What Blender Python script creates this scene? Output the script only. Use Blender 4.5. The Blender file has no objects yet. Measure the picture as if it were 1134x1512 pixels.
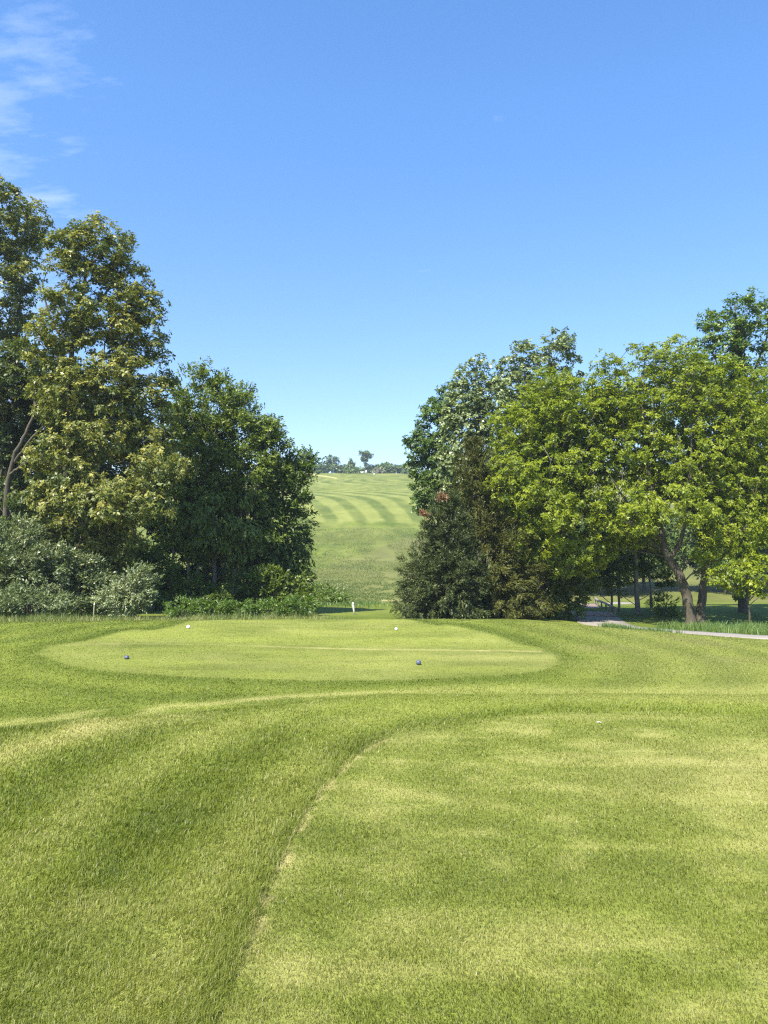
import bpy, math
import numpy as np
from math import radians as R

rng = np.random.default_rng(11)
scene = bpy.context.scene
COL = scene.collection

# ------------------------------------------------------------------ camera
F, CX, CY, EYE = 1136.0, 567.0, 756.0, 1.6
PITCH = math.atan(39.0 / F)

cam = bpy.data.cameras.new('camera')
cam.sensor_fit = 'VERTICAL'
cam.sensor_height = 24.0
cam.lens = 24.0 * F / 1512.0
cam.clip_start, cam.clip_end = 0.1, 9000.0
camo = bpy.data.objects.new('camera', cam)
COL.objects.link(camo)
camo.location = (0, 0, EYE)
camo.rotation_euler = (math.pi / 2 + PITCH, 0, 0)
scene.camera = camo


def P(px, py, d):
    """a point of the place seen at photo pixel (px, py), d metres down the course"""
    u, v = (px - CX) / F, (CY - py) / F
    s = d / (math.cos(PITCH) - v * math.sin(PITCH))
    return np.array([u * s, d, EYE + s * (math.sin(PITCH) + v * math.cos(PITCH))])


# ------------------------------------------------------------------ noise
def _hash(ix, iy, seed):
    n = (ix.astype(np.int64) * 374761393 + iy.astype(np.int64) * 668265263 + seed * 1442695041) & 0x7fffffff
    n = ((n ^ (n >> 13)) * 1274126177) & 0x7fffffff
    n = n ^ (n >> 16)
    return (n & 0xffff) / 65535.0


def vnoise(x, y, seed=0):
    ix, iy = np.floor(x), np.floor(y)
    fx, fy = x - ix, y - iy
    fx, fy = fx * fx * (3 - 2 * fx), fy * fy * (3 - 2 * fy)
    a, b = _hash(ix, iy, seed), _hash(ix + 1, iy, seed)
    c, e = _hash(ix, iy + 1, seed), _hash(ix + 1, iy + 1, seed)
    return (a * (1 - fx) + b * fx) * (1 - fy) + (c * (1 - fx) + e * fx) * fy


def fbm(x, y, seed=0, octs=4):
    t, a, s = 0, 0.5, 0
    for o in range(octs):
        t = t + a * vnoise(x * 2 ** o + 17.3 * o, y * 2 ** o - 9.1 * o, seed + o)
        s += a
        a *= 0.55
    return t / s


def sst(t):
    t = np.clip(t, 0, 1)
    return t * t * (3 - 2 * t)


def bell(t):
    return np.exp(-t * t)


# ------------------------------------------------------------------ terrain
def _row(d, row):
    return EYE + (795.0 - row) * d / F


_hill = [(0, -0.6), (22, -1.1), (28, -1.55), (34, -2.05), (45, -2.85), (60, -3.45), (75, _row(75, 894)),
         (88, _row(88, 884)), (100, _row(100, 868)), (115, _row(115, 849)), (130, _row(130, 830)), (145, _row(145, 812)),
         (160, _row(160, 796)), (175, _row(175, 780)), (190, _row(190, 766)), (210, _row(210, 750)),
         (230, _row(230, 737)), (250, _row(250, 727)), (275, _row(275, 715.5)), (300, _row(300, 707)),
         (320, _row(320, 702)), (340, _row(340, 699.5)), (352, _row(352, 699.5)), (380, 28.5), (450, 24), (700, 10), (5000, 0)]
_hd = np.array([a for a, b in _hill], float)
_hz = np.array([b for a, b in _hill], float)
_fine = np.arange(0, 5000, 2.0)
_fz = np.interp(_fine, _hd, _hz)
_k = np.hanning(9); _k /= _k.sum()
_fz[4:-4] = np.convolve(_fz, _k, 'valid')


def height(x, y):
    x = np.asarray(x, float); y = np.asarray(y, float)
    yc = np.maximum(7.95 + np.minimum(0, x) * 0.45, 4.5)
    s = sst((y - yc + 0.4) / 3.4)
    tee = -0.6 * s - 0.18 * sst((x - 4) / 6) * sst((y - 10) / 6)
    ye = 21.6 - 0.45 * np.maximum(0, x - 2) * sst((x - 2) / 3) - 0.12 * np.maximum(0, -x - 4)
    t = y - ye + 1.2
    fall = tee - 0.2 * (np.sqrt(np.maximum(t, 0) ** 2 + 4) - 2)
    base = np.interp(y + 0.03 * np.maximum(-60, np.minimum(60, x)) * (y > 120), _fine, _fz)
    base = base - 0.5 * sst((x - 5) / 8) * sst((y - 18) / 8) * (1 - sst((y - 40) / 12))
    base = base + (fbm(x / 37.0, y / 37.0, 5, 3) - .5) * 1.6 * sst((y - 70) / 60)
    k = 0.12
    m = np.maximum(fall, base)
    far = m + k * np.log(np.exp((fall - m) / k) + np.exp((base - m) / k))
    w = sst((y - ye + 6) / 5)
    z = tee * (1 - w) + far * w
    z = z + (fbm(x * .8, y * .8, 31, 2) - .5) * 0.03
    return z


def H(x, y):
    return float(height(np.array([x]), np.array([y]))[0])


def ground(px, py, d0=1.5, d1=40):
    """ground point under a photo pixel, on the tees"""
    prev = P(px, py, d0)
    for d in np.geomspace(d0, d1, 900):
        p = P(px, py, d)
        if p[2] < H(p[0], p[1]):
            return np.array([p[0], p[1]])
        prev = p
    return np.array([prev[0], prev[1]])


def gline(pts):
    return np.array([ground(a, b) for a, b in pts])


def smooth_line(p, n=120):
    """resample a polyline with Catmull-Rom smoothing"""
    p = np.asarray(p, float)
    q = np.vstack([2 * p[0] - p[1], p, 2 * p[-1] - p[-2]])
    out = []
    m = max(2, n // (len(p) - 1))
    for i in range(len(p) - 1):
        a, b, c, e = q[i], q[i + 1], q[i + 2], q[i + 3]
        for t in np.linspace(0, 1, m, endpoint=False):
            out.append(.5 * (2 * b + (c - a) * t + (2 * a - 5 * b + 4 * c - e) * t * t + (3 * b - a - 3 * c + e) * t ** 3))
    out.append(p[-1])
    return np.array(out)


def sdist(x, y, line):
    """signed distance to a polyline (left of its direction positive) and the arc position 0..1"""
    best = np.full(x.shape, 1e9); sgn = np.zeros(x.shape); arc = np.zeros(x.shape)
    n = len(line) - 1
    for i in range(n):
        ax, ay = line[i]; bx, by = line[i + 1]
        dx, dy = bx - ax, by - ay
        l2 = dx * dx + dy * dy + 1e-9
        t = np.clip(((x - ax) * dx + (y - ay) * dy) / l2, 0, 1)
        ex, ey = x - ax - t * dx, y - ay - t * dy
        dd = ex * ex + ey * ey
        m = dd < best
        best = np.where(m, dd, best)
        sgn = np.where(m, np.sign(dx * ey - dy * ex), sgn)
        arc = np.where(m, (i + t) / n, arc)
    return np.sqrt(best) * sgn, arc


# mowing lines of the place, traced on the tees
L_EDGE = smooth_line(gline([(262, 1660), (318, 1512), (350, 1440), (385, 1350), (420, 1270), (445, 1220), (480, 1165),
                            (530, 1115), (575, 1090), (640, 1074), (720, 1062), (830, 1053), (950, 1051), (1134, 1059), (1400, 1075)]), 130)
L_CREST = smooth_line(gline([(120, 1075), (225, 1054), (300, 1042), (420, 1030), (560, 1024), (700, 1021), (850, 1022),
                             (1000, 1023), (1134, 1021), (1400, 1020)]), 80)
L_SIDE = smooth_line(gline([(-120, 1092), (0, 1076), (60, 1066), (125, 1054)]), 30)
L_SIDE2 = smooth_line(gline([(-120, 1135), (0, 1110), (80, 1092), (170, 1074), (260, 1062)]), 30)
OVAL = [(55, 965), (80, 953), (130, 946), (190, 931), (280, 918), (430, 913.5), (600, 914.5), (665, 923), (725, 937),
        (765, 951), (808, 963), (820, 975), (800, 990), (700, 1000), (560, 1005), (420, 1005), (280, 1000), (170, 992), (95, 981), (55, 965)]
L_OVAL = smooth_line(gline(OVAL), 150)
L_PALE = smooth_line(gline([(100, 953), (190, 951), (300, 952), (420, 956), (560, 959), (700, 961), (815, 962), (960, 958)]), 40)

STR_ROW = np.array([700, 708, 715, 722, 727, 733, 737, 740, 748, 755, 768, 790.])
STR_C = np.array([-1200, -300, 150, 300, 385, 440, 455, 462, 472, 480, 490, 500.])


def turf(x, y):
    """tone 0..1 (dark/light cut, painted fringe shade), dry 0..1 (straw), rough 0..1 (coarse brown-green), lush 0..1"""
    x = np.asarray(x, float); y = np.asarray(y, float)
    tone = np.full(x.shape, .5); dry = np.zeros(x.shape); rough = np.zeros(x.shape); lush = np.zeros(x.shape)
    n1 = fbm(x * .9, y * .9, 1); n2 = fbm(x * 3.1, y * 3.1, 2); n3 = fbm(x * .28, y * .28, 3, 3)
    near = (y < 30) & (np.abs(x) < 40) & (y > -12)
    X, Y = x[near], y[near]
    to = np.full(X.shape, .5); dr = np.zeros(X.shape); ro = np.zeros(X.shape); lu = np.zeros(X.shape)
    N1, N2, N3 = n1[near], n2[near], n3[near]
    dE, aE = sdist(X, Y, L_EDGE)
    dC, aC = sdist(X, Y, L_CREST)
    dO, aO = sdist(X, Y, L_OVAL)
    dP, aP = sdist(X, Y, L_PALE)
    dS, _ = sdist(X, Y, L_SIDE)
    dT, _ = sdist(X, Y, L_SIDE2)
    inner = sst((-dE) / .12 + .5)                        # back tee, close cut (right of its edge)
    oval = sst((-dO) / .3 + .5)                          # front tee, close cut
    outer = (1 - inner) * (1 - oval)
    # back tee: light, patchy with straw
    v = fbm(X * .55, Y * 1.5, 8)
    band = bell((dE + 1.2) / .55) * .5
    V2 = fbm(X * 1.7 + .5 * N3, Y * 5.2, 14, 5)
    to += inner * (.04 + .3 * (v - .5) + .6 * (V2 - .5) + .4 * (N2 - .5))
    dr += inner * (np.clip((N1 - .45) * 3., 0, 1) * .12 + np.clip((V2 - .5) * 4., 0, 1) * .26 + np.clip((N2 - .56) * 2.4, 0, 1) * .3 + .05)
    dr += inner * .22 * bell((Y - 5.3) / .9) * sst((X - .6) / 2) 
    # taller grass left of the edge: arcs of the mower
    arcs = np.cos(2 * math.pi * (dE / 1.1 + .25 * (N3 - .5)) - 1.2) * (1 - .85 * sst((aE - .52) / .15))
    to += (1 - inner) * sst((9.6 - Y) / 2.) * (.18 + .22 * arcs + .6 * (N1 - .5) + .15 * (N2 - .5))
    lu += (1 - inner) * sst((10 - Y) / 3.) * .2
    dr += (1 - inner) * sst((9.6 - Y) / 2) * (np.clip((N1 - .52) * 2.2, 0, 1) * .4 + .16 * np.clip(arcs, 0, 1))
    # scar and lush line along the edge
    scar = sst((aE - .12) / .12) * (1 - sst((aE - .52) / .08))
    R1 = fbm(X * 9., Y * 9., 51, 3); R2 = fbm(X * 17., Y * 17., 52, 2)
    sc_ = scar * bell((dE + .09 * (R1 - .5)) / (.012 + .030 * R2)) * np.clip((R1 - .36) * 5, .1, 1)
    dr += .6 * sc_
    ro += .5 * sc_ * (R2 > .5)
    to += .2 * (1 - inner) * sst((aE - .6) / .15) * sst((9.6 - Y) / 2)
    lul = sst((aE - .46) / .08) * (1 - sst((aE - .93) / .06))
    lu += .8 * bell((dE - .15) / .15) * lul * (1 - .6 * sst((aE - .7) / .2)) + .5 * bell((dE - .12) / .1) * (1 - sst((aE - .2) / .1))
    to -= .46 * bell((dE - .15) / (.15 + .1 * N1)) * lul * (1 - .6 * sst((aE - .68) / .2))
    dr *= 1 - .8 * bell((dE - .28) / .28) * lul
    # crest lines of straw
    for d, w, a in ((dC + .25 * (N3 - .5), .15 + .25 * sst((X + .5) / 2), .5 - .28 * sst((X + .5) / 2)), (dS + .3 * (N2 - .5), .2, .42), (dT + .3 * (N2 - .5), .3, .36)):
        dr += a * bell(d / w) * (.55 + .8 * N2)
        to += .25 * bell(d / w)
    to -= .12 * bell((dC - .75) / .5) * (aC < .99)
    # between the tees, mower arcs round the front tee
    mid = outer * sst((Y - 8.6) / 2.)
    to += mid * (.15 * np.cos(2 * math.pi * dO / 1.35 + 2.6) + .45 * (N1 - .5))
    to += mid * .02
    right = sst((X - 2.5) / 3)
    dr += mid * right * .10
    dr += .16 * (1 - inner) * sst((X - .3) / 2) * sst((9.4 - Y) / 1.5) * sst((dE - .3) / .3)
    ro += mid * sst((X - 2.2) / 1.6) * (np.clip((N1 - .38) * 2.2, 0, 1) * .55) * bell((Y - 16.2) / 3.4)
    lu += mid * (1 - right) * .3
    # fringe ring, shade of the taller rough painted into tone, and front tee
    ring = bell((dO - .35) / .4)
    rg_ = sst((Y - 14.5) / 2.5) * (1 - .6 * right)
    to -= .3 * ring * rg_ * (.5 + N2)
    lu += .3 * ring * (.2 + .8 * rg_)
    dr += .5 * bell((dO - .02) / .1) * right
    to += oval * (.06 + .9 * (fbm(X * .6, Y * 1.6, 21) - .5) + .2 * (N2 - .5))
    dr += oval * (.10 + .5 * np.clip(N1 - .5, 0, 1) + .25 * bell((dP + .9) / .7) * sst((X + 1) / 3))
    dr += .6 * bell(dP / .10) * (.3 + 1. * N2) * (aP < .84) * (.35 + .65 * sst((aP - .2) / .3))
    to += .2 * oval * sst(dP / .4) - .06 * oval
    tone[near] = to; dry[near] = dr; rough[near] = ro; lush[near] = lu
    # beyond the tees
    far = ~near
    X, Y = x[far], y[far]
    z = height(X, Y)
    yy = np.maximum(Y, 5.)
    cs, sn = math.cos(PITCH), math.sin(PITCH)
    dep = yy * cs + (z - EYE) * sn
    row = CY - F * ((z - EYE) * cs - yy * sn) / dep
    px = CX + F * X / dep
    N1, N2, N3 = n1[far], n2[far], n3[far]
    m1 = fbm(X / 7., Y / 7., 41); m2 = fbm(X / 26., Y / 26., 42, 3); m3 = fbm(X / 3., Y / 11., 43)
    ph = 0.12 * (m3 - .5) + (px - np.interp(row, STR_ROW, STR_C)) / 43.0
    st = 0
    fair = sst((775 + 6 * (m1 - .5) - row) / 7.) * sst((Y - 100) / 20)
    st = np.tanh(3.2 * (np.cos(2 * math.pi * ph) - .2))
    amp = np.interp(row, [698, 706, 714, 724, 760], [.06, .11, .16, .18, .19])
    m4 = fbm(X / 1.6 + 3, Y / 5., 44)
    to = .30 + .0 * fair - fair * amp * st + .4 * (m1 - .5) + .6 * (m3 - .5) * (1 - .6 * fair) + .6 * (m4 - .5) * (1 - .5 * fair)
    dr = .06 * fair + .2 * np.clip(m1 - .4, 0, 1) + fair * .12 * np.clip(-st, 0, 1)
    valley = sst((Y - 60) / 15.)
    ro = (1 - fair) * np.clip(.1 + 1.9 * (m2 - .40) + .9 * (m1 - .45), 0, 1) * .42 * valley
    low = sst((row - 815 - (px - 520) * -.33) / 16.) * (1 - sst((row - 884) / 8.))
    ro += .4 * low * valley * (Y > 60)
    dr += .9 * bell((row - 886.5) / .8) * sst((px - 555) / 10) * (px < 640) * (Y > 60)
    lu = (1 - fair) * .3 + .45 * (1 - sst((Y - 95) / 20.))
    to -= .1 * low
    # a pale track near the crest
    dr += .9 * bell((row - (700.5 + (px - 462) * .16)) / 0.8) * ((px > 450) & (px < 497))
    tone[far] = to; dry[far] = dr; rough[far] = ro; lush[far] = lu
    return np.stack([np.clip(tone, 0, 1), np.clip(dry, 0, 1), np.clip(rough, 0, 1), np.clip(lush, 0, 1)], -1)


# ------------------------------------------------------------------ mesh helpers
def new_mesh(name, verts, faces_flat, face_sizes, mat=None, smooth=False):
    me = bpy.data.meshes.new(name)
    verts = np.ascontiguousarray(verts, dtype=np.float32)
    ff = np.ascontiguousarray(faces_flat, dtype=np.int32).ravel()
    fs = np.ascontiguousarray(face_sizes, dtype=np.int32).ravel()
    me.vertices.add(len(verts)); me.vertices.foreach_set('co', verts.ravel())
    me.loops.add(len(ff)); me.loops.foreach_set('vertex_index', ff)
    me.polygons.add(len(fs))
    st = np.zeros(len(fs), np.int32); st[1:] = np.cumsum(fs)[:-1]
    me.polygons.foreach_set('loop_start', st)
    if smooth:
        me.polygons.foreach_set('use_smooth', np.ones(len(fs), bool))
    me.update(calc_edges=True)
    me.validate()
    if mat: me.materials.append(mat)
    return me


def face_attr(me, name, vals):
    a = me.attributes.new(name, 'FLOAT', 'FACE')
    a.data.foreach_set('value', np.ascontiguousarray(vals, dtype=np.float32))


def point_col(me, name, vals):
    a = me.attributes.new(name, 'FLOAT_COLOR', 'POINT')
    a.data.foreach_set('color', np.ascontiguousarray(vals, dtype=np.float32).ravel())


def link(name, me, parent=None, loc=None):
    o = bpy.data.objects.new(name, me)
    COL.objects.link(o)
    if parent is not None: o.parent = parent
    if loc is not None: o.location = loc
    return o


def tag(o, label, cat, group=None):
    o['label'] = label; o['category'] = cat
    if group: o['group'] = group
    return o


def kind(o, k):
    o['kind'] = k
    return o


def thing(name, loc, label, cat, group=None):
    o = bpy.data.objects.new(name, None)
    o.empty_display_size = .3
    COL.objects.link(o)
    o.location = tuple(float(c) for c in loc)
    return tag(o, label, cat, group)


class MB:
    """collects simple solids into one mesh"""
    def __init__(s): s.v, s.f = [], []

    def ring_tube(s, pts, rads, n=8, cap=True):
        pts = [np.asarray(p, float) for p in pts]
        rings = []
        for i, p in enumerate(pts):
            t = pts[min(i + 1, len(pts) - 1)] - pts[max(i - 1, 0)]
            t = t / (np.linalg.norm(t) + 1e-9)
            ref = np.array([1., 0, 0]) if abs(t[0]) < .8 else np.array([0, 1., 0])
            u = np.cross(t, ref); u /= np.linalg.norm(u); w = np.cross(t, u)
            b = len(s.v)
            for k in range(n):
                a = 2 * math.pi * k / n
                s.v.append(p + rads[i] * (math.cos(a) * u + math.sin(a) * w))
            rings.append(b)
        for a, b in zip(rings[:-1], rings[1:]):
            for k in range(n):
                s.f.append((a + k, a + (k + 1) % n, b + (k + 1) % n, b + k))
        if cap:
            s.f.append(tuple(rings[0] + k for k in range(n))[::-1])
            s.f.append(tuple(rings[-1] + k for k in range(n)))
        return s

    def box(s, c, size, rotz=0., bev=0.0):
        c = np.asarray(c, float); hx, hy, hz = [q / 2 for q in size]
        b0 = min(bev, hx * .45, hy * .45, hz * .45)
        cr, sr = math.cos(rotz), math.sin(rotz)
        lay = [(-hz, b0), (-hz + b0, 0), (hz - b0, 0), (hz, b0)] if b0 > 0 else [(-hz, 0), (hz, 0)]
        rings = []
        for z, i in lay:
            b = len(s.v)
            for x, y in ((-hx + i, -hy + i), (hx - i, -hy + i), (hx - i, hy - i), (-hx + i, hy - i)):
                s.v.append(c + np.array([cr * x - sr * y, sr * x + cr * y, z]))
            rings.append(b)
        for a, b in zip(rings[:-1], rings[1:]):
            for k in range(4):
                s.f.append((a + k, a + (k + 1) % 4, b + (k + 1) % 4, b + k))
        s.f.append(tuple(rings[0] + k for k in (3, 2, 1, 0)))
        s.f.append(tuple(rings[-1] + k for k in (0, 1, 2, 3)))
        return s

    def lathe(s, c, prof, n=20):
        c = np.asarray(c, float); rings = []
        for r, z in prof:
            b = len(s.v)
            for k in range(n):
                a = 2 * math.pi * k / n
                s.v.append(c + np.array([r * math.cos(a), r * math.sin(a), z]))
            rings.append(b)
        for a, b in zip(rings[:-1], rings[1:]):
            for k in range(n):
                s.f.append((a + k, a + (k + 1) % n, b + (k + 1) % n, b + k))
        s.f.append(tuple(rings[0] + k for k in range(n))[::-1])
        s.f.append(tuple(rings[-1] + k for k in range(n)))
        return s

    def build(s, name, mat, parent=None, smooth=False):
        me = new_mesh(name, np.array(s.v), [i for f in s.f for i in f], [len(f) for f in s.f], mat, smooth)
        return link(name, me, parent)


# ------------------------------------------------------------------ materials
def nodes(name):
    m = bpy.data.materials.new(name); m.use_nodes = True
    nt = m.node_tree; nt.nodes.clear()
    out = nt.nodes.new('ShaderNodeOutputMaterial')
    return m, nt, out


def N(nt, t, **kw):
    n = nt.nodes.new(t)
    for k, v in kw.items():
        if k.startswith('i_'):
            key = k[2:]
            n.inputs[int(key) if key.isdigit() else key].default_value = v
        else:
            setattr(n, k, v)
    return n


def mixrgb(nt, fac, a, b, blend='MIX'):
    n = nt.nodes.new('ShaderNodeMix'); n.data_type = 'RGBA'; n.blend_type = blend
    n.clamp_factor = True
    def put(sock, v):
        if isinstance(v, (tuple, list)): sock.default_value = (*v[:3], 1)
        elif isinstance(v, (int, float)): sock.default_value = v
        else: nt.links.new(v, sock)
    put(n.inputs[0], fac); put(n.inputs[6], a); put(n.inputs[7], b)
    return n.outputs[2]


def math_(nt, op, a, b=0.0, c=None, clamp=False):
    n = nt.nodes.new('ShaderNodeMath'); n.operation = op; n.use_clamp = clamp
    for i, v in enumerate((a, b, c)):
        if v is None: continue
        if isinstance(v, (int, float)): n.inputs[i].default_value = v
        else: nt.links.new(v, n.inputs[i])
    return n.outputs[0]


def noise(nt, vec, scale, detail=3., rough=.55, dim='3D'):
    n = nt.nodes.new('ShaderNodeTexNoise'); n.noise_dimensions = dim
    n.inputs['Scale'].default_value = scale; n.inputs['Detail'].default_value = detail
    n.inputs['Roughness'].default_value = rough
    if vec is not None: nt.links.new(vec, n.inputs['Vector'])
    return n.outputs['Fac']


G_DARK, G_LIGHT = (.066, .096, .010), (.226, .258, .042)
G_LUSH, G_DRY, G_ROUGH = (.078, .108, .010), (.380, .345, .125), (.150, .140, .050)


def turf_color(nt, sep, alpha, jitter):
    """tone (x), dry (y), rough (z), lush (alpha) -> base colour"""
    t = math_(nt, 'ADD', sep.outputs[0], jitter, clamp=True)
    c = mixrgb(nt, t, G_DARK, G_LIGHT)
    l = math_(nt, 'MULTIPLY', alpha, .62)
    c = mixrgb(nt, l, c, mixrgb(nt, t, G_LUSH, (.180, .222, .028)))
    c = mixrgb(nt, sep.outputs[2], c, G_ROUGH)
    return mixrgb(nt, sep.outputs[1], c, G_DRY)


def ground_material():
    m, nt, out = nodes('turf_ground')
    geo = N(nt, 'ShaderNodeNewGeometry')
    at = N(nt, 'ShaderNodeAttribute', attribute_name='turf')
    sep = N(nt, 'ShaderNodeSeparateColor'); nt.links.new(at.outputs['Color'], sep.inputs[0])
    pos = geo.outputs['Position']
    a = noise(nt, pos, 5., 5., .7); b = noise(nt, pos, 38., 3., .6); c = noise(nt, pos, .5, 4., .6)
    j = math_(nt, 'MULTIPLY_ADD', a, .55, -.275)
    j = math_(nt, 'ADD', j, math_(nt, 'MULTIPLY_ADD', b, .8, -.4))
    e = noise(nt, pos, .16, 5., .7)
    j = math_(nt, 'ADD', j, math_(nt, 'MULTIPLY_ADD', c, .55, -.275))
    j = math_(nt, 'ADD', j, math_(nt, 'MULTIPLY_ADD', e, .3, -.15))
    col = turf_color(nt, sep, at.outputs['Alpha'], j)
    bs = N(nt, 'ShaderNodeBsdfPrincipled', i_Roughness=.9)
    bs.inputs['Specular IOR Level'].default_value = .12
    nt.links.new(col, bs.inputs['Base Color'])
    bump = N(nt, 'ShaderNodeBump', i_Strength=.55, i_Distance=.03)
    nt.links.new(math_(nt, 'ADD', b, a), bump.inputs['Height'])
    nt.links.new(bump.outputs[0], bs.inputs['Normal'])
    nt.links.new(bs.outputs[0], out.inputs[0])
    return m


def leaf_shader(nt, out, col, trans=.35, gloss=.05, grough=.45, tcol=None):
    d = N(nt, 'ShaderNodeBsdfDiffuse'); t = N(nt, 'ShaderNodeBsdfTranslucent')
    nt.links.new(col, d.inputs[0])
    tc = mixrgb(nt, 1.0, col, tcol or (1.15, 1.2, .55), 'MULTIPLY')
    nt.links.new(tc, t.inputs[0])
    mx = N(nt, 'ShaderNodeMixShader', i_0=trans)
    nt.links.new(d.outputs[0], mx.inputs[1]); nt.links.new(t.outputs[0], mx.inputs[2])
    g = N(nt, 'ShaderNodeBsdfGlossy', i_Roughness=grough)
    m2 = N(nt, 'ShaderNodeMixShader', i_0=gloss)
    nt.links.new(mx.outputs[0], m2.inputs[1]); nt.links.new(g.outputs[0], m2.inputs[2])
    nt.links.new(m2.outputs[0], out.inputs[0])


def blade_material():
    m, nt, out = nodes('grass_blades')
    at = N(nt, 'ShaderNodeAttribute', attribute_name='turf')
    sep = N(nt, 'ShaderNodeSeparateColor'); nt.links.new(at.outputs['Color'], sep.inputs[0])
    tn = N(nt, 'ShaderNodeAttribute', attribute_name='tint')
    j = math_(nt, 'MULTIPLY_ADD', tn.outputs['Fac'], 1.7, -.72)
    col = turf_color(nt, sep, at.outputs['Alpha'], j)
    dead = math_(nt, 'GREATER_THAN', tn.outputs['Fac'], .955)
    col = mixrgb(nt, math_(nt, 'MULTIPLY', dead, .8), col, (.46, .40, .19))
    leaf_shader(nt, out, col, .38, .02, .45)
    return m


def foliage(name, stops, trans=.35, gloss=.03, grough=.42):
    m, nt, out = nodes(name)
    at = N(nt, 'ShaderNodeAttribute', attribute_name='tint')
    r = N(nt, 'ShaderNodeValToRGB'); nt.links.new(at.outputs['Fac'], r.inputs[0])
    cr = r.color_ramp
    while len(cr.elements) < len(stops): cr.elements.new(.5)
    for e, (p, c) in zip(cr.elements, stops):
        e.position = p; e.color = (*[min(.6, q * 1.3) for q in c], 1)
    leaf_shader(nt, out, r.outputs[0], trans, gloss, grough)
    return m


def bark(name, a, b, scale=9.):
    m, nt, out = nodes(name)
    tc = N(nt, 'ShaderNodeTexCoord')
    mp = N(nt, 'ShaderNodeMapping'); mp.inputs['Scale'].default_value = (1, 1, .22)
    nt.links.new(tc.outputs['Object'], mp.inputs[0])
    n1 = noise(nt, mp.outputs[0], scale, 5., .65); n2 = noise(nt, tc.outputs['Object'], 1.7, 3.)
    f = math_(nt, 'MULTIPLY_ADD', n1, 2.2, -.6, clamp=True)
    c = mixrgb(nt, f, a, b)
    c = mixrgb(nt, math_(nt, 'MULTIPLY_ADD', n2, .8, -.2, clamp=True), c, tuple(q * .6 for q in a))
    bs = N(nt, 'ShaderNodeBsdfPrincipled', i_Roughness=.9)
    nt.links.new(c, bs.inputs['Base Color'])
    bu = N(nt, 'ShaderNodeBump', i_Strength=.7, i_Distance=.03)
    nt.links.new(n1, bu.inputs['Height']); nt.links.new(bu.outputs[0], bs.inputs['Normal'])
    nt.links.new(bs.outputs[0], out.inputs[0])
    return m


def plain(name, a, b, scale=14., rough=.6, metal=0., bump=.15):
    m, nt, out = nodes(name)
    tc = N(nt, 'ShaderNodeTexCoord')
    n1 = noise(nt, tc.outputs['Object'], scale, 4., .6)
    bs = N(nt, 'ShaderNodeBsdfPrincipled', i_Roughness=rough, i_Metallic=metal)
    nt.links.new(mixrgb(nt, math_(nt, 'MULTIPLY_ADD', n1, 2., -.5, clamp=True), a, b), bs.inputs['Base Color'])
    bu = N(nt, 'ShaderNodeBump', i_Strength=bump, i_Distance=.01)
    nt.links.new(n1, bu.inputs['Height']); nt.links.new(bu.outputs[0], bs.inputs['Normal'])
    nt.links.new(bs.outputs[0], out.inputs[0])
    return m


M_GROUND, M_BLADE = ground_material(), blade_material()
M_OAK = foliage('oak_leaves', [(0, (.028, .048, .009)), (.45, (.086, .108, .019)), (.75, (.215, .208, .042)), (1, (.31, .285, .07))], .28, .03)
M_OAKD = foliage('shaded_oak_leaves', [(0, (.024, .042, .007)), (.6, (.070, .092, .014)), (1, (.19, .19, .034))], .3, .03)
M_DARK = foliage('dark_green_leaves', [(0, (.030, .054, .008)), (.6, (.095, .132, .015)), (1, (.20, .24, .036))], .32, .03)
M_MID = foliage('mid_green_leaves', [(0, (.030, .058, .009)), (.6, (.082, .128, .018)), (1, (.21, .25, .05))], .35, .03)
M_YEL = foliage('yellow_green_leaves', [(0, (.050, .085, .006)), (.5, (.158, .198, .012)), (1, (.31, .335, .022))], .42, .02)
M_POP = foliage('pale_poplar_leaves', [(0, (.050, .075, .018)), (.6, (.135, .170, .055)), (1, (.28, .32, .13))], .3, .06, .4)
M_WAL = foliage('walnut_leaves', [(0, (.030, .062, .009)), (.6, (.078, .130, .018)), (1, (.18, .24, .045))], .36, .035)
M_OLIVE = foliage('silvery_shrub_leaves', [(0, (.050, .075, .022)), (.6, (.130, .160, .060)), (1, (.32, .34, .18))], .25, .04, .4)
M_CEDAR = foliage('cedar_sprays', [(0, (.026, .034, .007)), (.55, (.072, .078, .015)), (1, (.14, .125, .028))], .18, .015)
M_SPRUCE = foliage('spruce_sprays', [(0, (.020, .032, .008)), (.6, (.058, .074, .020)), (1, (.13, .14, .045))], .15, .025)
M_RUST = foliage('dead_needles', [(0, (.16, .085, .042)), (1, (.30, .18, .095))], .2, .03)
M_WEED = foliage('weed_leaves', [(0, (.045, .085, .010)), (.6, (.110, .175, .022)), (1, (.28, .33, .08))], .4, .04)
M_TALL = foliage('tall_grass_blades', [(0, (.055, .090, .014)), (.55, (.140, .175, .040)), (.85, (.24, .24, .08)), (1, (.38, .30, .16))], .35, .03)
M_REED = foliage('reed_blades', [(0, (.030, .070, .018)), (.6, (.075, .135, .030)), (1, (.17, .23, .06))], .35, .03)
M_FAR = foliage('far_leaves', [(0, (.045, .070, .022)), (.6, (.095, .150, .024)), (1, (.20, .25, .05))], .3, .04)
M_FARL = foliage('far_pale_leaves', [(0, (.08, .09, .05)), (.6, (.17, .17, .10)), (1, (.36, .34, .24))], .3, .04)
M_BARK = bark('grey_brown_bark', (.125, .105, .070), (.05, .04, .027))
M_BARKL = bark('pale_grey_bark', (.30, .27, .23), (.12, .10, .08))
M_BARKD = bark('dark_bark', (.075, .06, .045), (.025, .02, .016))
M_BALLW = plain('white_marker_plastic', (.86, .86, .83), (.74, .74, .70), 30., .35)
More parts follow.
